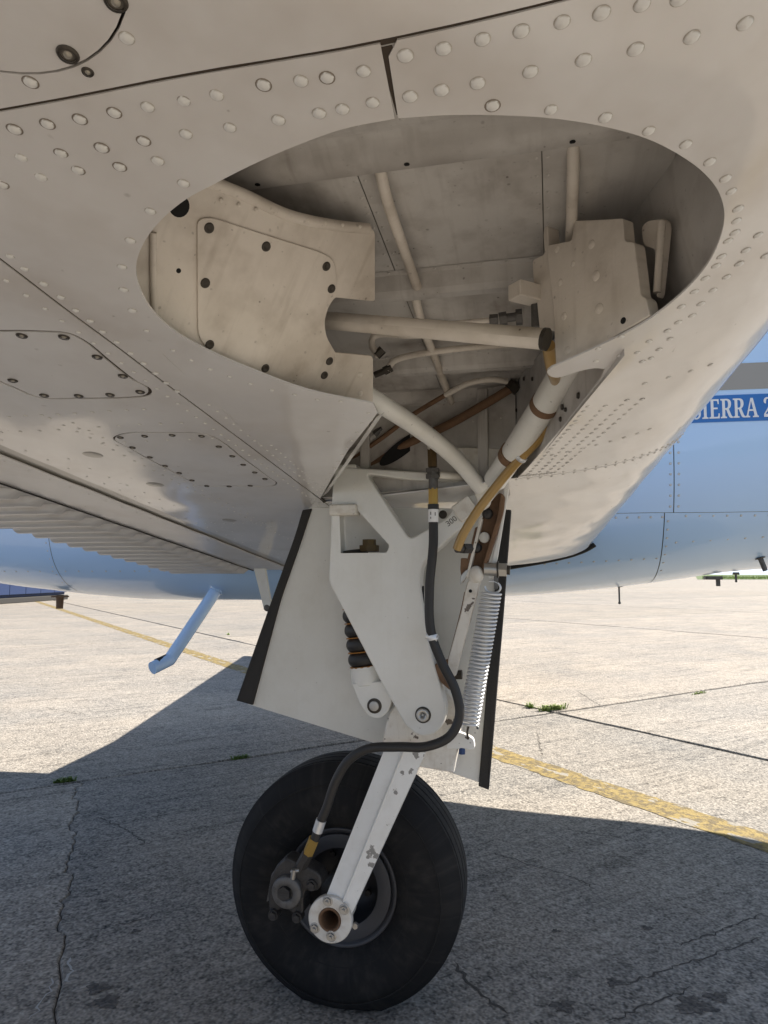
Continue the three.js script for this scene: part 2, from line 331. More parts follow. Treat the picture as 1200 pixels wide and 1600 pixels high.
// rim of the wheel well, from the short seam at its outer end round by the left, and by the right
const cutTop = skinUV(620, 185);
const rimLeft = smooth(S(620, 185, 540, 200, 470, 224, 400, 254, 340, 284, 290, 311, 250, 345, 225, 378, 213, 412, 217, 446, 237, 484, 272, 517, 330, 551, 400, 581, 480, 608, 583, 631), 70);
const slotLeft = S(584, 632, 590, 645, 545, 702, 512, 758, 497, 786);
const rimRight = smooth(S(622, 185, 700, 180, 780, 180, 860, 185, 940, 198, 1010, 217, 1060, 241, 1100, 270, 1124, 302, 1132, 338, 1124, 376, 1104, 416, 1068, 458, 1018, 497, 960, 530, 910, 554, 862, 574), 70);
const tongue = smooth(S(862, 574, 855, 580, 860, 588, 872, 590, 900, 582, 928, 576, 945, 577), 20);
const slotRight = S(938, 592, 900, 643, 850, 702, 797, 760);
const lap = S(797, 753, 860, 744, 930, 730, 1000, 709, 1060, 685);
const lapV = lap.reduce((a, p) => a + p[1], 0) / lap.length;
const gap = 0.0011;
const skins = [];                                                    // [mesh, outline, holes]
function skin(name, outline, holes, label, mat = M.wing, off = 0) { const m = part(name, skinSheet(outline, holes, 0.03, off), mat, plane, label); skins.push([m, outline, holes || []]); return m; }

// round inspection plate at the top left, in the outboard panel
const ringC = (() => { const a = skinUV(0, 112), b = skinUV(160, 80), c = skinUV(200, 2); const [ax, ay] = a, [bx, by] = b, [cx, cy] = c, D = 2 * (ax * (by - cy) + bx * (cy - ay) + cx * (ay - by)); const q = (x, y) => x * x + y * y; return [(q(ax, ay) * (by - cy) + q(bx, by) * (cy - ay) + q(cx, cy) * (ay - by)) / D, (q(ax, ay) * (cx - bx) + q(bx, by) * (ax - cx) + q(cx, cy) * (bx - ax)) / D, 0]; })();
ringC[2] = Math.hypot(ringC[0] - skinUV(160, 80)[0], ringC[1] - skinUV(160, 80)[1]);
const ring = (r, n = 48) => Array.from({ length: n }, (_, i) => [ringC[0] + r * Math.cos(i / n * 2 * Math.PI), ringC[1] + r * Math.sin(i / n * 2 * Math.PI)]);
const tipV = 3.2;
skin('wing_panel', [[TE, SEAM + gap], ...line([TE, SEAM + gap], [0.2, SEAM + gap], 6), ...nose(SEAM + gap, tipV, 40), [TE, tipV]], [ring(ringC[2])], 'outboard wing panel with round inspection plate');
const plateRound = part('inspection_plate', skinSheet(ring(ringC[2] - 0.0014), [], 0.03, 0), M.wing, plane, 'round inspection plate');
skins.push([plateRound, ring(ringC[2] - 0.0014), []]);

const shortTop = [skinUV(600, 76)[0], SEAM];
skin('wing_panel', [[-0.004, SEAM - gap], [shortTop[0] - gap, SEAM - gap], ...rimLeft.map(([s, v], i) => (i ? [s, v] : [s - gap, v])), ...slotLeft, [-0.004, slotLeft.at(-1)[1]]], [], 'wing panel along the left rim of the wheel well');
const cC = [shortTop[0] + gap, SEAM - gap];
skin('wing_panel', [...line([cC[0] + 0.006, cC[1]], [SMAX(SEAM), cC[1]], 3), ...nose(SEAM - gap, lapV, 40).slice(1), ...line([SMAX(lapV), lapV + gap], [slotRight.at(-1)[0], lapV + gap], 8), ...slotRight.slice().reverse(), ...tongue.slice().reverse(), ...rimRight.slice().reverse().slice(1), [cC[0], cC[1] - 0.008]], [], 'wing panel along the right rim of the wheel well');
const rootV = -0.80;
const slotEndL = slotLeft.at(-1);
skin('wing_panel', [[-0.004, slotEndL[1] - 0.002], [slotEndL[0], slotEndL[1] - 0.002], [slotRight.at(-1)[0], lapV - gap], ...line([slotRight.at(-1)[0] + 0.01, lapV - gap], [SMAX(lapV), lapV - gap], 8), ...nose(lapV - gap, rootV, 30).slice(1), [-0.004, rootV]], [], 'wing root panel next to the fuselage');

const hatchA = smooth(S(-60, 520, 0, 516, 60, 516, 108, 520, 135, 533, 175, 565, 212, 594, 236, 608, 233, 618, 205, 622, 120, 624, 60, 622, 20, 606, -30, 580), 60, true);
const hatchB = smooth(S(178, 683, 200, 677, 260, 676, 318, 677, 345, 688, 380, 715, 420, 745, 433, 755, 424, 760, 370, 760, 315, 759, 290, 748, 240, 722, 205, 702, 178, 688), 60, true);
const inset = (loop, d) => { let cx = 0, cy = 0; for (const p of loop) { cx += p[0] / loop.length; cy += p[1] / loop.length; } return loop.map(([x, y]) => { const l = Math.hypot(x - cx, y - cy); return [cx + (x - cx) * (1 - d / l), cy + (y - cy) * (1 - d / l)]; }); };
hatchA.pop(); hatchB.pop();
skin('wing_panel', [[-0.352, SEAM - gap], [-0.0065, SEAM - gap], [-0.0065, -1.0], [-0.352, -1.0]], [hatchA, hatchB], 'aft wing panel with two access hatches');
const hatches = [[hatchA, 0.004], [hatchB, 0.0028]].map(([h, d]) => { const m = part('access_hatch', skinSheet(inset(h, d), [], 0.03, 0), M.wing, plane); skins.push([m, inset(h, d), []]); return m; });
hatches[0].userData.label = 'access hatch nearer the wing tip'; hatches[1].userData.label = 'access hatch nearer the fuselage';
// backing behind the hatch joints and the outboard seam, and the flap cove
part('hatch_frame', skinSheet([[-0.33, 0.75], [-0.02, 0.75], [-0.02, -0.12], [-0.33, -0.12]], [], 0.06, -0.0014), M.sealant, plane);
part('flap_cove', skinSheet([[-0.30, SEAM - gap], [-0.30, -1.0], [-0.44, -1.0], [-0.44, SEAM - gap]], [], 0.05, -0.005), M.greyPaint, plane);

// sealant that fills the joints between the panels
{
  const fill = (loop, w) => part('joint_sealant', skinSheet(loop, [], 0.05, -0.0009, 0.0004), M.sealant, plane);
  const bar = (v0, v1, s0, s1) => [...line([s0, v0], [s1, v0], 6), ...line([s1, v1], [s0, v1], 6)];
  fill(bar(SEAM - 0.003, SEAM + 0.003, -0.35, 0.62)); fill(bar(SEAM - 0.004, cutTop[1] + 0.0012, shortTop[0] - 0.003, shortTop[0] + 0.004));
  fill([[-0.009, 0.88], [-0.001, 0.88], [-0.001, -0.75], [-0.009, -0.75]]); fill(bar(lapV - 0.003, lapV + 0.003, slotRight.at(-1)[0] + 0.004, SMAX(lapV) - 0.02));
}
// flap: smooth front part and stamped beads that run to the trailing edge
const flap = part('flap', skinSheet([[-0.392, SEAM - gap], [-0.392, -0.86], [TE, -0.86], [TE, SEAM - gap]], [], 0.04, -0.001), M.flap, plane, 'trailing edge flap with stamped beads');
skins.push([flap, [[-0.392, SEAM - gap], [-0.392, -0.86], [-0.515, -0.86], [-0.515, SEAM - gap]], []]);
part('flap_edge', skinSheet([[-0.515, SEAM - gap], [-0.515, -0.86], [-0.5185, -0.86], [-0.5185, SEAM - gap]], [], 0.05, 0.0016), M.seal, flap);
function beadGeometry() {
  const L = 0.262, w = 0.0215, hgt = 0.0145, pos = [], uv = [], idx = [], nu = 14, nv = 10;
  for (let i = 0; i <= nu; i++) for (let j = 0; j <= nv; j++) {
    const t = i / nu, q = j / nv * 2 - 1, env = Math.sqrt(clamp(t / 0.06)) , prof = Math.pow(Math.max(0, Math.cos(q * Math.PI / 2)), 0.42);
    pos.push(-t * L, -hgt * env * prof, q * w * (0.4 + 0.6 * Math.min(1, env))); uv.push(t * L, q * w);
  }
  for (let i = 0; i < nu; i++) for (let j = 0; j < nv; j++) { const a = i * (nv + 1) + j; idx.push(a, a + 1, a + nv + 1, a + 1, a + nv + 2, a + nv + 1); }
  const g = new THREE.BufferGeometry(); g.setAttribute('position', new THREE.Float32BufferAttribute(pos, 3)); g.setAttribute('uv', new THREE.Float32BufferAttribute(uv, 2)); g.setIndex(idx); g.computeVertexNormals();
  return g;
}
const beadG = beadGeometry();
for (let v = 0.8; v > -0.85; v -= 0.0605) { const b = part('flap_bead', beadG, M.flap, flap), p = skinPoint(-0.521, v); b.position.set(p.x, p.y + 0.0008, v); b.rotation.x = -Math.atan(K); }

// top skin, spar end and root closure, so that the inside of the wing is dark
{
  const pos = [], idx = [], uv = [], us = []; for (let i = 0; i <= 40; i++) us.push(i / 40);
  const vs = [-0.8, -0.4, -0.05, 0.2, 0.5, 0.9, 1.5, 2.3, tipV];
  for (const v of vs) for (const t of us) {
    const a0 = skinPoint(SMAX(v) - 0.02, v), te = skinPoint(TE, v).add(V3(0, 0.008, 0)), n = uNose(v), peak = 0.2, x = n - 0.001 - t * (n - TE);
    const d = n - x, yT = Y0 + K * v + (d < 0.35 ? ND + 0.15 * Math.sqrt(clamp(1 - (1 - d / 0.35) ** 2)) : 0.008 + (ND + 0.15 - 0.008) * Math.pow(clamp(1 - (d - 0.35) / (n - TE - 0.35)), 0.9));
    pos.push(x, Math.max(yT, Y0 + K * v + 0.006), v); uv.push(x, v);
  }
  const w = us.length; for (let j = 0; j < vs.length - 1; j++) for (let i = 0; i < w - 1; i++) { const a = j * w + i; idx.push(a, a + w, a + 1, a + 1, a + w, a + w + 1); }
  const g = new THREE.BufferGeometry(); g.setAttribute('position', new THREE.Float32BufferAttribute(pos, 3)); g.setAttribute('uv', new THREE.Float32BufferAttribute(uv, 2)); g.setIndex(idx); g.computeVertexNormals();
  part('upper_skin', g, M.wing, plane, 'upper skin of the wing');
  const lw = g.clone(); lw.applyMatrix4(new THREE.Matrix4().makeScale(1, 1, -1)); lw.translate(0, 0, -2.7);
  { const fp = lw.attributes.position; for (let i = 0; i < fp.count; i++) { const z = fp.getZ(i), x = fp.getX(i); fp.setX(i, (x > 0 ? x * 1.14 : x) + 0.12 * (z + 1.9)); if (z > -2.0) fp.setZ(i, z + 0.35); }; } lw.computeVertexNormals(); part('far_shadow_wing', lw, M.wing, plane, 'unseen wing beyond the fuselage, swept and stretched to shape its ground shadow');  // unseen far wing, skewed and widened to steer the shadow it casts
  const tip = []; for (let i = 0; i < w - 1; i++) { const o = (vs.length - 1) * w; const A = V3(pos[(o + i) * 3], pos[(o + i) * 3 + 1], tipV), B = V3(pos[(o + i + 1) * 3], pos[(o + i + 1) * 3 + 1], tipV); const a = V3(A.x, lowerY(Math.min(A.x, uNose(tipV) - 1e-4), tipV), tipV), b = V3(B.x, lowerY(Math.min(B.x, uNose(tipV) - 1e-4), tipV), tipV); for (const q of [A, B, a, B, b, a]) tip.push(q.x, q.y, q.z); }
  const tg = new THREE.BufferGeometry(); tg.setAttribute('position', new THREE.Float32BufferAttribute(tip, 3)); tg.computeVertexNormals(); tg.setAttribute('uv', new THREE.Float32BufferAttribute(new Float32Array(tip.length / 3 * 2), 2));
  part('wing_tip', tg, M.wing, plane);
}

// ---------------------------------------------------------------- inside the wheel well
const CEIL = 0.165;
function sheet(corners, n = 1) { // quad by four points
  const [a, b, c, d] = corners, pos = [], uv = [], idx = [], e = b.clone().sub(a), h = e.clone().normalize(), nn = e.clone().cross(d.clone().sub(a)).normalize(), k = nn.clone().cross(h);
  for (let j = 0; j <= n; j++) for (let i = 0; i <= n; i++) { const p = a.clone().lerp(b, i / n).lerp(d.clone().lerp(c, i / n), j / n); pos.push(p.x, p.y, p.z); const q = p.clone().sub(a); uv.push(q.dot(h) + a.x, q.dot(k) + a.z); }
  for (let j = 0; j < n; j++) for (let i = 0; i < n; i++) { const t = j * (n + 1) + i; idx.push(t, t + 1, t + n + 1, t + 1, t + n + 2, t + n + 1); }
  const g = new THREE.BufferGeometry(); g.setAttribute('position', new THREE.Float32BufferAttribute(pos, 3)); g.setAttribute('uv', new THREE.Float32BufferAttribute(uv, 2)); g.setIndex(idx); g.computeVertexNormals(); return g;
}
const C = (u, v, o = CEIL) => V3(u, Y0 + K * v + o, v);
const cpx = (px, py, o = CEIL) => onWing(px, py, o) || C(0.49, 0.5, o);
{ // ceiling panels with open joints between them
  const j1 = 0.217, j2 = 0.385, e = 0.0005, uR = 0.50, vs = [0.86, 0.405, 0.13, -0.09];
  for (let i = 0; i < 3; i++) for (const [a, b] of [[-0.02, j1], [j1, j2], [j2, uR]])
    part('ceiling_panel', sheet([C(a + e, vs[i] - e), C(b - e, vs[i] - e), C(b - e, vs[i + 1] + e), C(a + e, vs[i + 1] + e)], 4), M.ceiling, plane);
  part('ceiling_backing', sheet([C(-0.05, 0.88, CEIL + 0.004), C(uR, 0.88, CEIL + 0.004), C(uR, -0.1, CEIL + 0.004), C(-0.05, -0.1, CEIL + 0.004)]), M.inside, plane);
  // stiffeners across the ceiling: folded hat sections
  const hat = (u0, u1, v, w, h) => { const prof = [[-w, 0.0005], [-w * 0.62, 0.0005], [-w * 0.4, -h * 0.75], [-w * 0.2, -h], [w * 0.2, -h], [w * 0.4, -h * 0.75], [w * 0.62, 0.0005], [w, 0.0005]]; const gs = []; for (let i = 0; i < prof.length - 1; i++) { const [a, ya] = prof[i], [b, yb] = prof[i + 1]; gs.push(sheet([C(u0, v + a, CEIL + ya - 0.0012), C(u1, v + a, CEIL + ya - 0.0012), C(u1, v + b, CEIL + yb - 0.0012), C(u0, v + b, CEIL + yb - 0.0012)])); } return mergeVertices(merge(...gs), 1e-5); };
  { // outer rib: a rolled flange that hangs below the ceiling
    const prof = [[0.604, 0.0], [0.604, -0.016], [0.6065, -0.0185], [0.622, -0.0185], [0.628, -0.016], [0.633, -0.0105], [0.640, -0.009], [0.647, -0.0105], [0.652, -0.016], [0.658, -0.0185], [0.70, -0.0185], [0.76, -0.0185]], gs = [];
    for (let i = 0; i < prof.length - 1; i++) { const [a, ya] = prof[i], [b, yb] = prof[i + 1]; gs.push(sheet([C(-0.02, a, CEIL + ya), C(0.50, a, CEIL + ya), C(0.50, b, CEIL + yb), C(-0.02, b, CEIL + yb)])); }
    const rb = part('outer_rib', toCreasedNormals(mergeVertices(merge(...gs), 1e-5), 0.9), M.ceiling, plane, 'rolled rib flange along the outer end of the well');
    for (const u of [0.13, 0.27, 0.41]) part('hole', lathe([[0, 0.0003], [0.0026, 0.0003], [0.0026, 0]], 12, C(u, 0.6125, CEIL - 0.0185), V3(0, -1, 0)), M.black, rb);
    for (let u = 0.06; u < 0.47; u += 0.036) part('rivet', lathe([[0, 0.0012], [0.0014, 0.0009], [0.002, 0]], 10, C(u, 0.664, CEIL - 0.0185), V3(0, -1, 0)), M.ceiling, rb);
  }
  part('ceiling_stiffener', hat(-0.02, 0.40, 0.395, 0.026, 0.020), M.ceiling, plane);
  part('ceiling_stiffener', hat(-0.02, 0.42, 0.175, 0.026, 0.018), M.ceiling, plane);
  part('ceiling_stiffener', hat(-0.02, 0.42, 0.05, 0.022, 0.016), M.ceiling, plane);
  { // rivet rows along the ribs and panel joints
    const rg = lathe([[0, 0.0011], [0.0013, 0.0008], [0.0019, 0]], 8, V3(0, 0, 0), V3(0, -1, 0)), gs = [];
    const put = (u, v, o) => { const p = C(u, v, CEIL + o); gs.push(rg.clone().translate(p.x, p.y, p.z)); };
    for (const v of [0.372, 0.418, 0.152, 0.198]) for (let u = 0.02; u < 0.40; u += 0.027) put(u, v, -0.0012);
    for (const u of [0.212, 0.222, 0.38, 0.39]) for (let v = 0.43; v < 0.6; v += 0.024) put(u, v, 0);
    for (const u of [0.212, 0.222]) for (let v = 0.0; v < 0.37; v += 0.026) put(u, v, 0);
    tag(part('ceiling_rivets', mergeGeometries(gs), M.ceiling, plane), null, null, null, 'stuff');
  }
  // two stringer tubes
  const st = (u, va, vb) => part('stringer_tube', tube([C(u, va, CEIL + 0.006), C(u, va - 0.03, CEIL - 0.012), C(u, (va + vb) / 2, CEIL - 0.016), C(u, vb, CEIL - 0.016)], 0.0056), M.well, plane);
  st(0.241, 0.605, 0.41); st(0.231, 0.38, 0.02); st(0.412, 0.585, 0.43);
}
{ // front wall, outer wall and inboard wall
  const a = cpx(1045, 236), b = cpx(975, 341);
  const dir = b.clone().sub(a);
  const wallTop0 = a.clone().addScaledVector(dir, -1.6).add(V3(0, 0.006, 0)), wallTop1 = b.clone().addScaledVector(dir, 1.0).add(V3(0, 0.006, 0));
  const low = (px, py) => onWing(px, py).add(V3(0.012, 0.002, 0));
  part('well_front_wall', sheet([wallTop0, wallTop1, low(1030, 555), V3(0.565, lowerY(0.565, 0.88) + 0.004, 0.88)], 4), M.ceiling, plane, 'grey front wall of the wheel well');
  const e = 0.89;
  part('well_outer_wall', sheet([C(-0.05, e), C(0.52, e), C(0.52, e, 0.055), C(-0.05, e, 0.003)]), M.well, plane);
  const p = onWing(498, 783), q = onWing(797, 757);
  const P2 = p.clone().add(V3(-0.02, 0, -0.008)), Q2 = q.clone().add(V3(0.01, 0, -0.006));
  part('inboard_wall', sheet([P2.clone().add(V3(0, 0.2, 0)), Q2.clone().add(V3(0, 0.2, 0)), Q2.clone().add(V3(0, 0.001, 0)), P2.clone().add(V3(0, 0.001, 0))], 3), M.ceiling, plane, 'dark inboard wall behind the landing gear');
  part('inboard_wall_flange', sheet([P2.clone().add(V3(0, 0.004, 0.004)), Q2.clone().add(V3(0, 0.004, 0.004)), Q2.clone().add(V3(0, 0.004, 0.016)), P2.clone().add(V3(0, 0.004, 0.016))]), M.ceiling, plane);
  { // vertical stiffeners and a rivet row on the inboard wall
    const d = Q2.clone().sub(P2), nrm = V3(-d.z, 0, d.x).normalize(); if (nrm.z < 0) nrm.negate();
    const gs = [], rg = lathe([[0, 0.0012], [0.0015, 0.0009], [0.0021, 0]], 8, V3(0, 0, 0), nrm);
    for (let i = 1; i < 16; i++) { const c = P2.clone().addScaledVector(d, i / 16).add(V3(0, 0.11, 0)); gs.push(rg.clone().translate(c.x, c.y, c.z)); }
    tag(part('wall_rivets', mergeGeometries(gs), M.ceiling, plane), null, null, null, 'stuff');
    for (const t of [0.30, 0.86]) { const c = P2.clone().addScaledVector(d, t).addScaledVector(nrm, 0.004); const g = box(0.018, 0.15, 0.008, V3(0, 0, 0), 0.002); g.rotateY(Math.atan2(-d.z, d.x)); g.translate(c.x, c.y + 0.085, c.z); part('wall_stiffener', g, M.ceiling, plane); }
  }
  // wall on the right of the leg slot
  const r0 = onWing(946, 578), r1 = onWing(800, 757);
  const R0 = r0.clone().add(V3(0.014, 0, 0.04)), R1 = r1.clone().add(V3(0.008, 0, -0.01));
  const sw = part('slot_wall', sheet([R0.clone().add(V3(0, 0.085, 0)), R1.clone().add(V3(0, 0.17, 0)), R1.clone().add(V3(0, 0.001, 0)), R0.clone().add(V3(0, 0.001, 0))], 3), M.ceiling, plane, 'grey wall on the right of the leg slot');
  const fr = frame(R0, R1.clone().sub(R0)); const sgn = fr.n.dot(V3(-1, 0, 0)) > 0 ? 1 : -1;
  for (const [x, y, r] of [[820, 592, 0.0032], [833, 592, 0.0032], [808, 606, 0.006], [808, 641, 0.003], [880, 636, 0.004], [885, 640, 0.003], [905, 618, 0.004], [877, 655, 0.0035]]) { const c = fr.point(x, y).addScaledVector(fr.n, sgn * 0.0006); part('bolt', lathe([[0, 0.002], [r * 0.8, 0.002], [r, 0]], 12, c, fr.n.clone().multiplyScalar(sgn)), M.screw, sw); }
  // rear wall, seen through the slot left of the leg
  part('rear_wall', sheet([V3(0.03, Y0 + K * 0.6 + CEIL, 0.6), V3(-0.012, Y0 + K * -0.03 + CEIL, -0.03), V3(-0.012, Y0 + K * -0.03, -0.03), V3(0.03, Y0 + K * 0.6, 0.6)], 3), M.ceiling, plane);
  // return flange of the slot's left edge
  const s0 = onWing(588, 652), s1 = onWing(503, 776), up = V3(0.010, 0.006, 0);
  part('slot_flange', sheet([s0, s1, s1.clone().add(up), s0.clone().add(up)], 2), M.wing, plane);
}
// large cover plate on the left side of the well
const WA = onWing(237, 523), WB = onWing(583, 662);
const frA = frame(WA.clone(), WB.clone().sub(WA), onWing(586, 352, 0.152));
{
  const w = part('well_side_web', plate(frA, [180, 250, 0, 330, 284, 0.004, 380, 303, .03, 450, 336, .03, 520, 352, .02, 586, 357, 0.008, 586, 471, 0.004, 524, 465, 0.002, 512, 478, .004, 505, 500, .01, 508, 525, .01, 524, 551, 0.002, 583, 556, 0.006, 583, 659, 0, 180, 496, 0], 0.0025, { bevel: 0.0006 }), M.well, plane, 'beige side web of the wheel well with rounded corner');
  // folded lip along its upper edge
  const lip = [[322, 283], [380, 305], [450, 337], [520, 353], [578, 359]].map(([x, y]) => frA.point(x, y));
  part('web_lip', tube(lip.map((p) => p.clone().addScaledVector(frA.n, -0.003)), 0.0055, 40, 10), M.well, w);
  const cover = part('cover_plate', plate(frA, [307, 341, .012, 330, 339, .01, 420, 368, .02, 500, 393, .02, 521, 405, .01, 525, 440, .008, 522, 463, .002, 512, 478, .004, 505, 500, .01, 508, 525, .01, 523, 551, .002, 522, 580, .012, 508, 602, .012, 480, 606, .012, 400, 586, .02, 345, 563, .02, 308, 528, .012], 0.002, { front: 0.0022, bevel: 0.0006 }), M.well, plane, 'beige bolted cover plate with a curved cut-out');
  for (const [x, y] of pairs([325, 355, 414, 384, 508, 415, 516, 450, 319, 441, 326, 537, 413, 574, 513, 563, 505, 585])) { const c = frA.point(x, y).addScaledVector(frA.n, 0.0022); part('screw', lathe([[0, 0.0002], [0.0022, 0.0002], [0.0026, 0.0012], [0.0043, 0.001], [0.0047, 0]], 16, c, frA.n), M.screw, cover); }
  for (const [x, y] of pairs([562, 586, 563, 615])) { const c = frA.point(x, y); part('rivet', lathe([[0, 0.002], [0.003, 0.0014], [0.0038, 0]], 14, c, frA.n), M.well, w); }
  for (const [x, y, r] of [[280, 322, 0.009], [279, 423, 0.0022]]) part('hole', lathe([[0, 0.0003], [r, 0.0003], [r, 0]], 20, frA.point(x, y), frA.n), M.black, w);
  for (let i = 0; i < 9; i++) { const c = frA.point(345 + i * 27, 309 + i * 8 - 0.35 * i * i + 3); part('rivet', lathe([[0, 0.0012], [0.0016, 0.0008], [0.002, 0]], 10, c.addScaledVector(frA.n, 0.0015), frA.n), M.well, w); }
  const st = [[238, 362], [238, 430], [240, 490]].map(([x, y]) => frA.point(x, y).addScaledVector(frA.n, 0.002));
  part('web_bead', tube(st, 0.003, 12, 8), M.well, w);
}
// riveted bracket box on the right of the well
const WC = onWing(866, 584), WD = onWing(1012, 497);
const frB = frame(WC.clone().add(V3(0.003, 0, 0)), WD.clone().sub(WC));
{
  const b = part('bracket_box', plate(frB, [897, 345, .002, 973, 341, .002, 976, 377, .004, 991, 378, .004, 1001, 462, .004, 1009, 465, .003, 1015, 493, .002, 869, 580, 0, 864, 480, 0, 853, 384, .004, 893, 376, .004], 0.014, { bevel: 0.001 }), M.well, plane, 'riveted bracket plate on the right of the wheel well');
  for (const [x, y, r] of [[924, 382, .0045], [870, 389, .004], [895, 412, .003], [931, 431, .0052], [875, 441, .0036], [936, 482, .0052], [881, 494, .0042], [886, 548, .0045]]) part('rivet', lathe([[0, r * 0.35], [r * 0.75, r * 0.25], [r, 0]], 16, frB.point(x, y), frB.n), M.well, b);
  part('hole', lathe([[0, 0.0004], [0.003, 0.0004], [0.003, 0]], 14, frB.point(974, 501), frB.n), M.black, b);
  const side = part('bracket_flange', plate(frB, [846, 348, .004, 851, 352, .002, 853, 384, .003, 870, 578, 0, 866, 566, .002, 862, 515, .004, 838, 512, .002, 834, 470, .002, 829, 440, .004, 827, 405, .005, 846, 396, .004, 844, 365, .003], 0.016, { front: -0.004, bevel: 0.001 }), M.well, plane, 'notched flange beside the bracket plate');
  const cube = frB.point(830, 460); part('latch_block', scaleUV(new RoundedBoxGeometry(0.02, 0.017, 0.03, 2, 0.0015), 0.03).rotateY(Math.atan2(-frB.h.z, frB.h.x)).translate(cube.x, cube.y, cube.z).translate(frB.n.x * 0.008, 0, frB.n.z * 0.008), M.well, side);
  const lb = frB.point(827, 492); part('switch_body', box(0.014, 0.026, 0.014, lb.clone().addScaledVector(frB.n, -0.012)), M.dirtySteel, side);
  // strap on the front wall behind the box
  const s = part('lock_strap', plate(frB, [985, 335, .004, 1012, 331, .006, 1014, 345, .003, 1003, 450, .003, 999, 458, .002, 996, 380, .004, 978, 375, .006, 975, 345, .006], 0.008, { front: -0.022, bevel: 0.001 }), M.well, plane, 'tapered strap beside the bracket plate');
  part('strap_edge', tube([frB.point(1010, 338).addScaledVector(frB.n, -0.02), frB.point(1002, 450).addScaledVector(frB.n, -0.02)], 0.0035), M.well, s);
}
const at = (z, ...l) => pairs(l).map(([x, y]) => onZ(x, y, z));
// tubes, hoses and fittings in the well
{
  const t1 = part('drag_brace_tube', rod(onZ(490, 499, 0.44), onZ(852, 530, 0.50), 0.0098, 0.0105, 24), M.well, plane, 'beige tube across the middle of the wheel well');
  part('tube_clamp', rod(onZ(849, 529.8, 0.4992), onZ(855, 530.6, 0.5005), 0.0112), M.screw, t1);
  part('fitting', merge(hex(onZ(765, 500, 0.40), onZ(778, 499, 0.40), 0.0062), hex(onZ(780, 499, 0.40), onZ(792, 497, 0.40), 0.0075), rod(onZ(790, 497, 0.40), onZ(806, 495, 0.4), 0.005), hex(onZ(806, 496, 0.40), onZ(816, 495, 0.40), 0.009)), M.dirtySteel, plane, 'pipe fittings beside the bracket plate');
  part('pipe', tube(at(0.40, 700, 506, 735, 503, 768, 500), 0.003), M.well, plane);
  part('pipe', tube(at(0.30, 591, 556, 581, 540, 583, 526, 600, 522, 640, 524, 700, 520), 0.0045), M.well, plane);
  part('pipe', tube([...at(0.24, 606, 580, 611, 568, 625, 560), ...at(0.25, 690, 548, 770, 540, 800, 538)], 0.0045), M.well, plane);
  part('fitting', merge(hex(onZ(600, 580, .24), onZ(612, 574, .24), 0.006), rod(onZ(585, 586, .24), onZ(602, 579, .24), 0.0045)), M.screw, plane);
  part('fitting', hex(onZ(588, 556, .3), onZ(598, 546, .3), 0.006), M.screw, plane);
  part('pipe', tube([onZ(545, 720, .01), onZ(600, 682, .035), onZ(645, 648, .065), onZ(698, 616, .10)], 0.004), M.rust, plane);
  part('pipe', tube([onZ(696, 617, .105), onZ(735, 598, .13), onZ(770, 593, .135), onZ(792, 596, .12)], 0.0045), M.well, plane);
  part('control_rod', tube([onZ(545, 750, .008), onZ(575, 731, .014), onZ(640, 692, .035), onZ(700, 664, .06), onZ(755, 633, .078), onZ(800, 606, .09)], 0.0072), M.rust, plane, 'rusty rod crossing behind the landing gear');
  part('rod_end', merge(hex(onZ(796, 610, .09), onZ(806, 600, .09), 0.011)), M.screw, plane);
  part('pipe', tube(at(0.02, 540, 716, 570, 694, 592, 676), 0.0055), M.ceiling, plane);
  part('fitting', hex(onZ(586, 680, .02), onZ(598, 670, .02), 0.008), M.dirtySteel, plane);
  part('hole', new THREE.CircleGeometry(1, 28).scale(0.047, 0.013, 1).rotateZ(0.62).translate(...onZ(628, 700, 0.036).toArray()), M.black, plane);
}
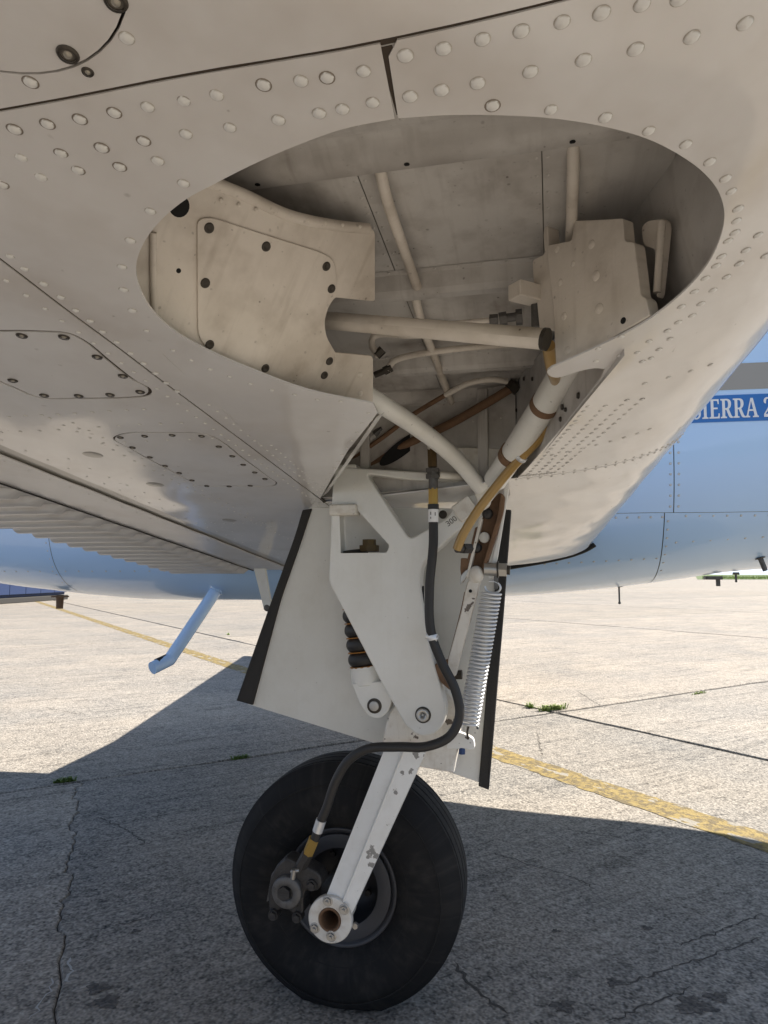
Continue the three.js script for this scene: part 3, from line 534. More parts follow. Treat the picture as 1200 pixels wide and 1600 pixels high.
// ---------------------------------------------------------------- landing gear
const ZL = 0.052, frL = atZ(ZL);
{
  const leg = part('gear_leg', plate(frL, [523, 729, .006, 640, 736, .01, 745, 742, .004, 748, 756, .004, 640, 750, .01, 572, 740, .01, 640, 843, .012, 700, 808, .006, 716, 782, .005, 752, 768, .004, 752, 800, .01, 706, 838, .01, 660, 880, .03, 655, 905, .02, 668, 1000, .03, 688, 1070, .02, 698, 1108, .02, 694, 1132, .02, 676, 1150, .02, 652, 1150, .02, 634, 1134, .01, 600, 1075, .02, 513, 908, .012, 516, 850, .02, 519, 760, .004], 0.034, { bevel: 0.003, holes: [[528, 800, .006, 551, 786, .012, 562, 797, .008, 612, 852, .007, 606, 866, .006, 530, 867, .004]] }), M.leg, plane, 'white forged landing gear leg with cut-outs');
  part('leg_shoulder', plate(frL, [523, 726, .008, 556, 724, .006, 563, 770, .006, 516, 800, .004], 0.05, { front: -0.002, bevel: 0.003 }), M.leg, leg);
  const cl = frL.point(534, 797); part('pivot_clamp', merge(box(0.048, 0.019, 0.03, cl.clone().add(V3(0.004, 0.0, -0.004)), 0.004)), M.chip, leg, 'clamp on the left side of the leg');
  const c2 = scaleUV(new RoundedBoxGeometry(0.034, 0.03, 0.03, 2, 0.003), 0.035); c2.rotateZ(0.6); const cp = frL.point(727, 796); c2.translate(cp.x, cp.y, cp.z - 0.002); part('pivot_clamp', c2, M.chip, leg, 'clamp on the right arm of the leg');
  const b0 = frL.point(661, 1117);
  part('pivot_bolt', merge(lathe([[0, 0.001], [0.0035, 0.001], [0.004, 0.006], [0.0092, 0.006], [0.0105, 0.004], [0.0105, 0]], 24, b0, OUT)), M.steel, leg);
  part('pivot_washer', lathe([[0.0105, 0.0016], [0.0128, 0.0014], [0.013, 0]], 24, b0, OUT), M.screw, leg);
  for (const [x, y, w, h] of [[655, 930, .003, .03], [668, 1020, .003, .02]]) { const p = frL.point(x, y); part('slot', box(w, h, 0.004, p.clone().add(V3(0.004, 0, -0.014))), M.black, leg); }
  const nut = onZ(577, 862, 0.012); part('shock_nut', merge(hex(nut, nut.clone().add(V3(0, 0.011, 0)), 0.0175), hex(nut.clone().add(V3(0, 0.011, 0)), nut.clone().add(V3(0, 0.021, 0)), 0.012)), M.oldBrass, leg);
  part('bolt', lathe([[0, .004], [.006, .003], [.0075, 0]], 6, onZ(628, 761, 0.012), OUT), M.dark, plane);
  part('bolt', lathe([[0, .003], [.006, .003], [.0075, 0]], 16, onZ(692, 804, -0.026), OUT), M.screw, plane);
  const font = await new FontLoader().loadAsync('fonts/droid/droid_sans_regular.typeface.json');
  const tg = new TextGeometry('300', { font, size: 0.0085, depth: 0.0006, curveSegments: 3, bevelEnabled: false }); tg.rotateZ(0.62); const tp = frL.point(700, 823); tg.translate(tp.x, tp.y, ZL); part('stamped_number', tg, M.screw, leg);
}
{ // shock absorber: rubber rings behind the leg
  const top = onZ(549, 860, 0.005), bot = onZ(573, 1046, 0.008), ax = bot.clone().sub(top).normalize(), L = top.distanceTo(bot);
  const sh = part('shock_absorber', merge(rod(top, bot, 0.016), rod(bot.clone().addScaledVector(ax, -0.006), bot.clone().addScaledVector(ax, 0.001), 0.0285)), M.leg, plane, 'shock absorber with stacked black rubber rings');
  const n = 8, h = (L - 0.006) / n;
  for (let i = 0; i < n; i++) {
    const c = top.clone().addScaledVector(ax, h * (i + 0.5));
    const prof = []; for (let k = 0; k <= 10; k++) { const a = -Math.PI / 2 + Math.PI * k / 10; prof.push([0.020 + 0.0098 * Math.cos(a), (h * 0.48) * Math.sin(a)]); }
    part('rubber_ring', lathe(prof, 32, c, ax), M.rubber, sh);
    part('spacer_disc', lathe([[0.015, -0.0009], [0.0282, -0.0009], [0.0282, 0.0009], [0.015, 0.0009]], 32, top.clone().addScaledVector(ax, h * (i + 1)), ax), M.orange, sh);
  }
  const cap = bot.clone().addScaledVector(ax, 0.0);
  part('shock_cap', lathe([[0, 0], [0.0275, 0], [0.0285, 0.0015], [0.0285, 0.023], [0.027, 0.0245], [0, 0.0245]], 36, cap, ax), M.leg, sh);
  const lug = part('shock_lug', plate(atZ(0.034), [549, 1068, .003, 606, 1064, .003, 614, 1090, .01, 606, 1114, .014, 592, 1124, .012, 576, 1120, .012, 562, 1100, .01], 0.026, { bevel: 0.002 }), M.leg, sh);
  const bp = onZ(585, 1103, 0.034);
  part('lug_bolt', lathe([[0, .004], [.0075, .004], [.0082, .003], [.0082, 0]], 24, bp, OUT), M.steel, sh);
  part('lug_bush', lathe([[.0082, .0015], [.0122, .0012], [.0125, 0]], 24, bp, OUT), M.screw, sh);
}
{ // trailing arm
  const zA = 0.026, fa = atZ(zA);
  const blk = part('trailing_arm', plate(fa, [606, 1118, .012, 632, 1080, .02, 676, 1062, .02, 704, 1082, .02, 720, 1112, .01, 718, 1160, .01, 709, 1208, .002, 660, 1200, .006, 600, 1176, .004, 597, 1156, .006], 0.05, { bevel: 0.003 }), M.chip, plane, 'white trailing arm carrying the wheel');
  const lug = fa.point(728, 1158); part('spring_lug', plate(atZ(0.03), [698, 1140, .003, 724, 1146, .008, 740, 1154, .006, 742, 1170, .006, 734, 1173, .002, 728, 1170, .002, 698, 1171, .003], 0.012, { bevel: 0.0015 }), M.leg, blk);
  part('lug_bolt', hex(onZ(722, 1168, 0.026), onZ(722, 1178, 0.026), 0.0055), M.blueBolt, blk);
  // bar from the block down to the hub: two flat halves with a ridge between them, leaning outboard
  const T = [onZ(633, 1172, 0.034)], hub = onZ(516, 1436, 0.05);
  const a0 = onZ(601, 1170, 0.03), a1 = onZ(665, 1176, 0.03), b0 = onZ(508, 1404, 0.046), b1 = onZ(548, 1432, 0.046);
  const bar = (p, q, r, s, d) => { // p,q top; r,s bottom
    const back = V3(0, 0, -d), g = merge(sheet([p, q, s, r], 4), sheet([p, r, r.clone().add(back), p.clone().add(back)], 2), sheet([q, s, s.clone().add(back), q.clone().add(back)], 2), sheet([p.clone().add(back), q.clone().add(back), s.clone().add(back), r.clone().add(back)], 2), sheet([p, q, q.clone().add(back), p.clone().add(back)]), sheet([r, s, s.clone().add(back), r.clone().add(back)])); return g; };
  const m0 = onZ(632, 1174, 0.034), m1 = onZ(535, 1414, 0.05);
  part('arm_bar', merge(bar(a0, m0.clone().add(V3(0, 0, -0.0035)), b0, m1.clone().add(V3(0, 0, -0.0035)), 0.014), bar(m0, a1, m1, b1, 0.017)), M.arm, blk);
  part('arm_ridge', tube([m0.clone().add(V3(-0.001, 0, -0.001)), m0.clone().lerp(m1, 0.5).add(V3(-0.001, 0, -0.001)), m1.clone().add(V3(-0.001, 0, -0.001))], 0.0022, 10, 8), M.leg, blk);
  const R = 0.0365;
  part('hub_flange', lathe([[0.0185, -0.03], [0.0185, 0.002], [0.02, 0.004], [R - 0.002, 0.004], [R, 0.002], [R, -0.008], [R * 0.8, -0.012], [R * 0.75, -0.06], [0.0185, -0.06]], 48, hub, OUT), M.chip, blk);
  part('hub_tube', lathe([[0.0135, -0.06], [0.0145, 0.003], [0.018, 0.0045], [0.0187, 0.003]], 36, hub, OUT), M.rust, blk);
  part('hub_bore', lathe([[0, -0.05], [0.0137, -0.05]], 24, hub, OUT), M.black, blk);
  for (const [x, y] of pairs([512, 1408, 537.5, 1421, 492, 1450, 517.5, 1463])) { const p = onZ(x, y, 0.054); part('flange_bolt', merge(hex(p, p.clone().add(V3(0, 0, 0.0045)), 0.0062), lathe([[.006, .0006], [.0084, .0005], [.0086, 0]], 16, p, OUT), rod(p, p.clone().add(V3(0, 0, 0.008)), 0.003, 0.0028, 10)), M.steel, blk); }
  { const p = onZ(556, 1445, 0.03); part('flange_bolt', hex(p, p.clone().add(V3(0, 0, 0.006)), 0.005), M.steel, blk); }
}
{ // wheel
  const c = V3(0.016, 0.2035, -0.099), R = 0.2130, hw = 0.0775;
  const prof = [];
  const half = [[0.098, 0.046], [0.106, 0.060], [0.12, 0.069], [0.138, 0.0745], [0.153, 0.0755], [0.170, 0.0738], [0.185, 0.0675], [0.1965, 0.058], [0.2040, 0.0475]];
  const tread = []; for (const z of [0.0475, 0.0435, 0.0245, 0.0205, 0]) tread.push(z);
  const rT = (z) => R - 0.9 * z * z - 14 * Math.pow(z, 4) * 12;
  const seq = [...half];
  for (const [z, d] of [[0.0420, 0], [0.0362, 0], [0.0358, 0.004], [0.0328, 0.004], [0.0324, 0], [0.0230, 0], [0.0132, 0], [0.0128, 0.004], [0.0098, 0.004], [0.0094, 0], [0.0040, 0]]) seq.push([rT(z) - d, z]);
  const full = [...seq.map(([r, z]) => [r, z]), ...seq.slice().reverse().map(([r, z]) => [r, -z])];
  const g = lathe(full, 128, V3(0, 0, 0), OUT), p = g.attributes.position, uv = g.attributes.uv;
  for (let i = 0; i < p.count; i++) {
    const x = p.getX(i), y = p.getY(i) + c.y, z = p.getZ(i);
    uv.setXY(i, Math.atan2(p.getY(i), x) * 0.2, Math.hypot(x, p.getY(i)) + z);
    const sag = y < 0.03 ? clamp((0.03 - y) / 0.03) : 0; // flat on the ground, sidewall bulging a little
    p.setXYZ(i, x + c.x, y < 0.006 ? 0.0015 + (y + 0.01) * 0.12 : y, z * (1 + 0.06 * sag) + c.z);
  }
  const cg = toCreasedNormals(g, 0.6);
  const ty = part('tyre', cg, M.tyre, plane, 'black grooved tyre standing on the concrete');
  for (const r of [0.124, 0.180]) part('sidewall_ring', new THREE.TorusGeometry(r, 0.0011, 6, 96).translate(c.x, c.y, c.z + (r < 0.15 ? 0.0695 : 0.0757)), M.tyre, ty);
  const rim = part('wheel_rim', lathe([[0.0995, 0.047], [0.1015, 0.051], [0.099, 0.054], [0.094, 0.052], [0.091, 0.046], [0.074, 0.044], [0.071, 0.036], [0.068, 0.0], [0.055, -0.02], [0.02, -0.022], [0.0, -0.022]], 72, c, OUT), M.disc, plane, 'dark grey wheel rim');
  part('brake_disc', lathe([[0.066, 0.050], [0.067, 0.054], [0.089, 0.054], [0.090, 0.052], [0.090, 0.046], [0.066, 0.046], [0.066, 0.050]], 72, c, OUT), M.disc, rim);
  part('wheel_hub', lathe([[0.03, -0.02], [0.03, 0.07], [0.0, 0.07]], 32, c, OUT), M.cast, rim);
  for (let i = 0; i < 6; i++) { const a = i * Math.PI / 3 + 0.3, q = V3(c.x + 0.046 * Math.cos(a), c.y + 0.046 * Math.sin(a), c.z - 0.012); part('wheel_bolt', hex(q, q.clone().add(V3(0, 0, 0.008)), 0.006), M.cast, rim); }
  // moulded lettering on the sidewall is too worn to read: only faint raised blocks remain
}
{ // brake caliper
  const z = 0.044, fc = atZ(z);
  const cal = part('brake_caliper', plate(fc, [432, 1352, .004, 446, 1340, .003, 462, 1347, .004, 476, 1352, .006, 500, 1366, .008, 504, 1382, .008, 494, 1394, .006, 478, 1390, .006, 474, 1402, .006, 474, 1428, .006, 462, 1436, .006, 454, 1424, .006, 436, 1420, .006, 430, 1434, .004, 420, 1424, .004, 418, 1396, .006, 422, 1372, .006], 0.036, { bevel: 0.004 }), M.cast, plane, 'dirty black brake caliper');
  const b = fc.point(450, 1392), rr = 0.026;
  part('caliper_cylinder', lathe([[rr, -0.01], [rr, 0.006], [rr * 0.92, 0.010], [0.0125, 0.011], [0.012, 0.006], [0, 0.006]], 32, b, OUT), M.dirtySteel, cal);
  part('caliper_nut', merge(hex(b.clone().add(V3(-0.003, 0, 0.006)), b.clone().add(V3(-0.003, 0, 0.014)), 0.0115)), M.cast, cal);
  for (const [x, y] of pairs([488, 1382, 465, 1432, 428, 1428])) { const p = fc.point(x, y); part('caliper_bolt', merge(rod(p.clone().add(V3(0, 0, -0.01)), p.clone().add(V3(0, 0, 0.005)), 0.009, 0.0085), hex(p.clone().add(V3(0, 0, 0.005)), p.clone().add(V3(0, 0, 0.010)), 0.0065)), M.cast, cal); }
  part('bleed_fin', plate(atZ(0.036), [448, 1336, .001, 424, 1366, .002, 416, 1410, .003, 424, 1404, .003, 432, 1370, .003], 0.006, { bevel: 0.001 }), M.dirtySteel, cal);
  part('bleed_screw', merge(rod(onZ(457, 1375, .048), onZ(460, 1358, .05), 0.0045), rod(onZ(455, 1362, .05), onZ(468, 1360, .05), 0.003)), M.steel, cal);
}
{ // brake hose with its fittings
  const h = part('brake_hose', tube([onZ(677, 800, .085), onZ(677, 850, .085), onZ(671, 920, .085), onZ(673, 985, .085), onZ(688, 1030, .083), onZ(712, 1080, .08), onZ(718, 1118, .08), onZ(703, 1150, .082), onZ(668, 1166, .084), onZ(620, 1167, .084), onZ(575, 1170, .08), onZ(545, 1188, .075), onZ(524, 1222, .07), onZ(511, 1260, .066), onZ(498, 1292, .062), onZ(492, 1312, .06)], 0.0074, 120, 14), M.rubber, plane, 'black rubber brake hose curving round the leg');
  part('hose_collar', rod(onZ(502, 1281, .0635), onZ(496, 1299, .0615), 0.0084, 0.0084), M.zinc, h, 'silver crimp on the hose');
  part('hose_fitting', hex(onZ(491, 1310, .06), onZ(481, 1334, .056), 0.0088), M.brass, h, 'brass fitting at the caliper');
  part('hose_fitting', hex(onZ(481, 1333, .056), onZ(470, 1354, .052), 0.0095), M.cast, h);
  part('hose_fitting', hex(onZ(677, 763, .085), onZ(677, 789, .085), 0.0082), M.brass, h);
  part('hose_fitting', rod(onZ(677, 745, .085), onZ(677, 765, .085), 0.0076), M.dirtySteel, h);
  part('hose_fitting', merge(hex(onZ(676, 732, .085), onZ(676, 738, .085), 0.0115), hex(onZ(676, 741, .085), onZ(676, 748, .085), 0.0115), rod(onZ(676, 737, .085), onZ(676, 742, .085), 0.009)), M.dirtySteel, h);
  part('hose_fitting', hex(onZ(675, 702, .085), onZ(676, 730, .085), 0.0078), M.oldBrass, h);
  part('hose_fitting', merge(rod(onZ(674, 685, .085), onZ(675, 703, .085), 0.008, 0.007), rod(onZ(686, 742, .08), onZ(724, 746, .06), 0.006)), M.chip, h);
  part('hose_fitting', rod(onZ(677, 788, .085), onZ(677, 796, .085), 0.009), M.rubber, h);
  const s = part('hose_sleeve', rod(onZ(677, 793, .085), onZ(677, 816, .085), 0.0082, 0.0082, 20), M.white, h, 'white marker sleeve on the hose');
  for (const [x, y, l] of [[673, 802, 8], [680, 803, 9], [673, 809, 5]]) part('sleeve_print', box(0.0012, l * 0.0006, 0.0006, onZ(x, y, 0.0933), 0.0001), M.screw, s);
  part('hose_clip', merge(rod(onZ(666, 993, .085), onZ(684, 998, .085), 0.006), lathe([[.0075, -.004], [.0093, -.004], [.0093, .004], [.0075, .004]], 20, onZ(676, 996, .084), V3(0.25, -1, 0))), M.zinc, h, 'metal clip holding the hose');
}
{ // gear door with rubber edges
  const z = -0.042, fd = atZ(z);
  const d = part('gear_door', plate(fd, [482, 793, 0, 640, 793, 0, 793, 796, 0, 778, 1000, .01, 765, 1228, 0, 700, 1206, .01, 600, 1166, .01, 386, 1100, 0], 0.004, { bevel: 0.0008 }), M.door, plane, 'white sheet metal gear door behind the leg');
  part('seal_strip', plate(fd, [474, 797, .002, 488, 795, .002, 470, 850, .02, 440, 935, .02, 396, 1101, .001, 371, 1094, .001, 425, 940, .02, 462, 838, .02], 0.014, { front: 0.006, bevel: 0.002 }), M.seal, d, 'black rubber strip on the left edge of the door');
  part('seal_strip', plate(fd, [783, 796, .002, 799, 797, .002, 787, 960, .02, 764, 1233, .001, 748, 1227, .001, 770, 960, .02], 0.014, { front: 0.006, bevel: 0.002 }), M.seal, d, 'black rubber strip on the right edge of the door');
  for (const [x, y] of pairs([540, 1010, 660, 1050, 742, 1060, 744, 900, 560, 930])) part('rivet', lathe([[0, .001], [.0018, .0006], [.0022, 0]], 10, fd.point(x, y), OUT), M.door, d);
}
{ // braces, retraction link and spring on the right of the leg
  const bt = part('side_brace', tube([onZ(556, 606, 0.375), onZ(590, 628, 0.34), onZ(640, 660, 0.26), onZ(690, 697, 0.17), onZ(722, 727, 0.11), onZ(752, 763, 0.075)], 0.0125, 40, 20), M.leg, plane, 'bent white brace tube from the well to the leg');
  part('brace_gusset', plate(atZ(0.066), [706, 699, .004, 728, 699, .01, 790, 701, .004, 788, 716, .004, 772, 748, .006, 766, 790, .006, 752, 800, .01, 738, 762, .01, 712, 725, .02], 0.008, { bevel: 0.002 }), M.chip, bt, 'chipped white gusset plate');
  part('gusset_rivet', lathe([[0, .0015], [.002, .001], [.003, 0]], 12, onZ(742, 741, .067), OUT), M.chip, bt);
  const mb = part('main_brace', tube([onZ(912, 530, 0.42), onZ(880, 585, 0.345), onZ(850, 634, 0.28), onZ(820, 680, 0.21), onZ(793, 722, 0.145), onZ(774, 750, 0.10)], 0.0178, 40, 24), M.leg, plane, 'thick white brace tube on the right of the slot');
  for (const [x, y, zz, x2, y2, z2] of [[854, 628, .288, 849, 636, .278], [802, 706, .17, 797, 714, .157]]) part('clamp_band', rod(onZ(x, y, zz), onZ(x2, y2, z2), 0.0188, 0.0188, 28), M.rust, mb);
  const hose = part('fuel_hose', tube([onZ(857, 540, .455), onZ(862, 572, .41), onZ(871, 612, .30), onZ(866, 643, .262), onZ(849, 677, .225), onZ(815, 714, .185), onZ(782, 752, .15), onZ(745, 800, .125), onZ(722, 838, .115), onZ(714, 858, .108)], 0.0070, 80, 14), M.amber, plane, 'amber hose strapped to the brace tube');
  part('hose_clip', lathe([[.0071, -.003], [.0088, -.003], [.0088, .003], [.0071, .003]], 18, onZ(815, 714, .185), onZ(782, 752, .15).sub(onZ(849, 677, .225))), M.zinc, hose);
  part('hose_clip', lathe([[.0071, -.003], [.0088, -.003], [.0088, .003], [.0071, .003]], 18, onZ(866, 643, .262), onZ(849, 677, .225).sub(onZ(871, 612, .30))), M.zinc, hose);
  part('hose_fitting', merge(rod(onZ(714, 857, .108), onZ(730, 857, .09), 0.0068), hex(onZ(722, 857, .1), onZ(734, 857, .085), 0.0085)), M.cast, hose);
  // slotted link: a channel with two walls
  const zk = 0.055, fk = atZ(zk);
  const lk = part('retract_link', plate(fk, [779, 766, .008, 789, 775, .006, 786, 800, .01, 756, 885, .006, 752, 905, .004, 728, 898, .004, 731, 878, .006, 745, 830, .006, 757, 792, .01], 0.006, { front: -0.02, bevel: 0.001 }), M.rust, plane, 'rusty slotted retraction link');
  const wall = (l, f0, d, m) => part('link_wall', plate(fk, l, d, { front: f0, bevel: 0.001 }), m, lk);
  wall([783, 770, .002, 789, 776, .002, 787, 800, .01, 758, 890, .004, 753, 887, .003, 778, 805, .01], 0, 0.024, M.rust);
  wall([750, 808, .002, 754, 810, .002, 736, 885, .003, 731, 905, .002, 728, 900, .002], 0.0, 0.024, M.chip);
  wall([742, 824, .002, 748, 822, .002, 731, 890, .003, 726, 889, .002], -0.003, 0.018, M.rust);
  part('link_pin', lathe([[0, .012], [.006, .012], [.0085, .008], [.0085, 0]], 18, onZ(745, 856, .038), OUT), M.rubber, lk);
  part('link_bush', lathe([[0, .006], [.008, .006], [.009, .003], [.009, 0]], 18, onZ(757, 840, .036), OUT), M.leg, lk);
  part('link_bush', lathe([[0, .006], [.006, .006], [.009, .003], [.009, 0]], 18, onZ(762, 803, .036), OUT), M.cast, lk);
  part('link_side', plate(atZ(0.046), [789, 700, .004, 800, 712, .003, 796, 760, .01, 778, 870, .006, 770, 905, .006, 762, 903, .004, 786, 800, .01], 0.006, { bevel: 0.0012 }), M.leg, lk);
  part('link_fork', plate(atZ(0.052), [720, 872, .002, 730, 872, .003, 731, 896, .004, 722, 912, .004, 719, 890, .002], 0.014, { bevel: 0.001 }), M.rust, lk);
  part('link_fork', plate(atZ(0.055), [719, 900, .003, 728, 890, .003, 734, 890, .002, 726, 906, .004, 719, 914, .002], 0.008, { bevel: 0.001 }), M.steel, lk);
  const kn = onZ(744, 898, 0.05);
  const arm = part('actuator_arm', merge(scaleUV(new THREE.SphereGeometry(0.0125, 20, 14), 0.08, 0.04).scale(1, 1.15, 0.9).translate(kn.x, kn.y, kn.z), plate(atZ(0.054), [731, 906, .006, 752, 904, .006, 748, 920, .01, 716, 1042, .004, 712, 1058, .006, 700, 1058, .004, 700, 1030, .006, 722, 950, .02, 726, 925, .01], 0.012, { bevel: 0.002 })), M.chip, plane, 'rust-edged white arm behind the hose');
  part('arm_hole', lathe([[0, .0004], [.0028, .0004], [.0028, 0]], 12, onZ(735, 923.5, .0542), OUT), M.black, arm);
  part('arm_edge', tube(at(0.05, 727, 925, 722, 950, 712, 990, 700, 1035), 0.0018, 20, 6), M.rust, arm);
  part('arm_bolt', hex(onZ(706, 1054, .04), onZ(722, 1054, .04), 0.008), M.screw, arm);
  part('arm_socket', plate(atZ(0.05), [676, 1040, .004, 700, 1030, .006, 712, 1062, .006, 704, 1080, .006, 688, 1066, .006], 0.02, { bevel: 0.002 }), M.rust, arm);
  // cross bolt and spring
  const cb = part('spring_bolt', merge(rod(onZ(757, 889, .05), onZ(780, 890, .05), 0.0105), hex(onZ(780, 890, .05), onZ(792, 890.5, .05), 0.0118)), M.steel, plane, 'cross bolt above the spring');
  part('bolt_end', merge(rod(onZ(791, 890.5, .05), onZ(797, 891, .05), 0.0075), lathe([[.0105, -.0012], [.0135, -.0012], [.0135, .0012], [.0105, .0012]], 20, onZ(778, 890, .05), V3(1, 0, 0))), M.screw, cb);
  const hook = onZ(774, 905, .052);
  part('hook_plate', plate(atZ(.054), [771, 886, .003, 779, 886, .003, 778, 920, .003, 772, 922, .003], 0.003, { bevel: .0006 }), M.dirtySteel, cb);
  const a = onZ(768, 926, .052), b = onZ(732, 1134, .046), ax = b.clone().sub(a).normalize(), L = a.distanceTo(b), e1 = V3(0, 0, 1).cross(ax).normalize(), e2 = ax.clone().cross(e1);
  const N = 35, rS = 0.0146, pts = []; for (let i = 0; i <= N * 18; i++) { const t = i / (N * 18), an = t * N * 2 * Math.PI; pts.push(a.clone().addScaledVector(ax, t * L).addScaledVector(e1, rS * Math.cos(an)).addScaledVector(e2, rS * Math.sin(an))); }
  const cv = new THREE.CatmullRomCurve3(pts, false, 'catmullrom', 0.5); cv.arcLengthDivisions = 40;
  class Helix extends THREE.Curve { getPoint(t, o = V3()) { const an = t * N * 2 * Math.PI; return o.copy(a).addScaledVector(ax, t * L).addScaledVector(e1, rS * Math.cos(an)).addScaledVector(e2, rS * Math.sin(an)); } }
  const hx = new Helix(); hx.arcLengthDivisions = N * 24;
  const sp = part('retraction_spring', new THREE.TubeGeometry(hx, N * 20, 0.0021, 8), M.zinc, plane, 'zinc-plated coil spring beside the leg');
  const top = []; for (let i = 0; i <= 16; i++) { const q = -0.6 + i / 16 * 5.2; top.push(a.clone().addScaledVector(ax, -0.009 - 0.009 * Math.cos(q)).addScaledVector(e1, 0.0125 * Math.sin(q))); }
  part('spring_hook', new THREE.TubeGeometry(new THREE.CatmullRomCurve3(top), 40, 0.00175, 8), M.zinc, sp);
  part('spring_hook', tube([b, b.clone().addScaledVector(ax, 0.012), b.clone().addScaledVector(ax, 0.02).add(V3(0.003, 0, 0)), onZ(728, 1152, .036)], 0.0018, 20, 8), M.screw, sp);
}
// ---------------------------------------------------------------- fuselage
const VC = -1.35;
const ST = [[-4, 0.98, 0.10, 1.3], [-2.5, 0.80, 0.26, 1.5], [-1.3, 0.665, 0.42, 1.75], [-0.5, 0.655, 0.52, 1.95], [0.25, 0.675, 0.57, 2.0], [0.6, 0.708, 0.575, 1.9], [0.95, 0.758, 0.56, 1.95], [1.6, 0.815, 0.48, 1.55], [2.1, 0.95, 0.3, 1.35]];
const NE = 3.4;
function station(u) {
  u = clamp(u, ST[0][0], ST.at(-1)[0]); let i = 0; while (i < ST.length - 2 && u > ST[i + 1][0]) i++;
  const a = ST[i], b = ST[i + 1], t = (u - a[0]) / (b[0] - a[0]), h = b[0] - a[0], r = [];
  for (let k = 1; k < 4; k++) {
    const sl = (j) => (j <= 0 ? (ST[1][k] - ST[0][k]) / (ST[1][0] - ST[0][0]) : j >= ST.length - 1 ? (ST[j][k] - ST[j - 1][k]) / (ST[j][0] - ST[j - 1][0]) : (ST[j + 1][k] - ST[j - 1][k]) / (ST[j + 1][0] - ST[j - 1][0]));
    const m0 = sl(i) * h, m1 = sl(i + 1) * h, t2 = t * t, t3 = t2 * t;
    r.push((2 * t3 - 3 * t2 + 1) * a[k] + (t3 - 2 * t2 + t) * m0 + (-2 * t3 + 3 * t2) * b[k] + (t3 - t2) * m1);
  }
  return r;
}
function hull(u, th, off = 0) {                                      // th: 0 belly, pi/2 near side, pi roof
  const [yb, hw, yt] = station(u), yc = yb + (yt - yb) * 0.45, hl = yc - yb, hu = yt - yc, s = Math.sin(th), c = Math.cos(th);
  const z = VC + (hw + off) * Math.sign(s) * Math.pow(Math.abs(s), 2 / NE), y = yc - (c > 0 ? hl + off : hu + off) * Math.sign(c) * Math.pow(Math.abs(c), 2 / NE);
  return V3(u, y, z);
}
const hullTheta = (u, y) => { const [yb, , yt] = station(u), yc = yb + (yt - yb) * 0.45, t = (yc - y) / (y < yc ? yc - yb : yt - yc); return Math.acos(Math.sign(t) * Math.pow(clamp(Math.abs(t), 0, 1), NE / 2)); };
const inHull = (p) => { const [yb, hw, yt] = station(p.x), yc = yb + (yt - yb) * 0.45, t = Math.abs((p.y - yc) / (p.y < yc ? yc - yb : yt - yc)), w = Math.abs((p.z - VC) / hw); return 1 - (Math.pow(t, NE) + Math.pow(w, NE)); };
const onHull = (px, py) => march(px, py, inHull, 8);
const warp = (u, th) => 0.0008 * Math.sin(9 * u + 3 * Math.sin(4 * th)) * Math.sin(8 * th + 2 * u) + 0.0005 * Math.sin(23 * u + 2);
function hullSheet(u0, u1, ta, tb, nu, nt, off = 0) {
  const pos = [], uv = [], idx = [];
  for (let i = 0; i <= nu; i++) { const u = u0 + (u1 - u0) * i / nu, t0 = ta(u), t1 = tb(u); for (let j = 0; j <= nt; j++) { const th = t0 + (t1 - t0) * j / nt, p = hull(u, th, off + warp(u, th)); pos.push(p.x, p.y, p.z); uv.push(u, p.y + (th < 0.8 ? p.z : 0)); } }
  for (let i = 0; i < nu; i++) for (let j = 0; j < nt; j++) { const a = i * (nt + 1) + j; idx.push(a, a + nt + 1, a + 1, a + 1, a + nt + 1, a + nt + 2); }
  const g = new THREE.BufferGeometry(); g.setAttribute('position', new THREE.Float32BufferAttribute(pos, 3)); g.setAttribute('uv', new THREE.Float32BufferAttribute(uv, 2)); g.setIndex(idx); g.computeVertexNormals(); return g;
}
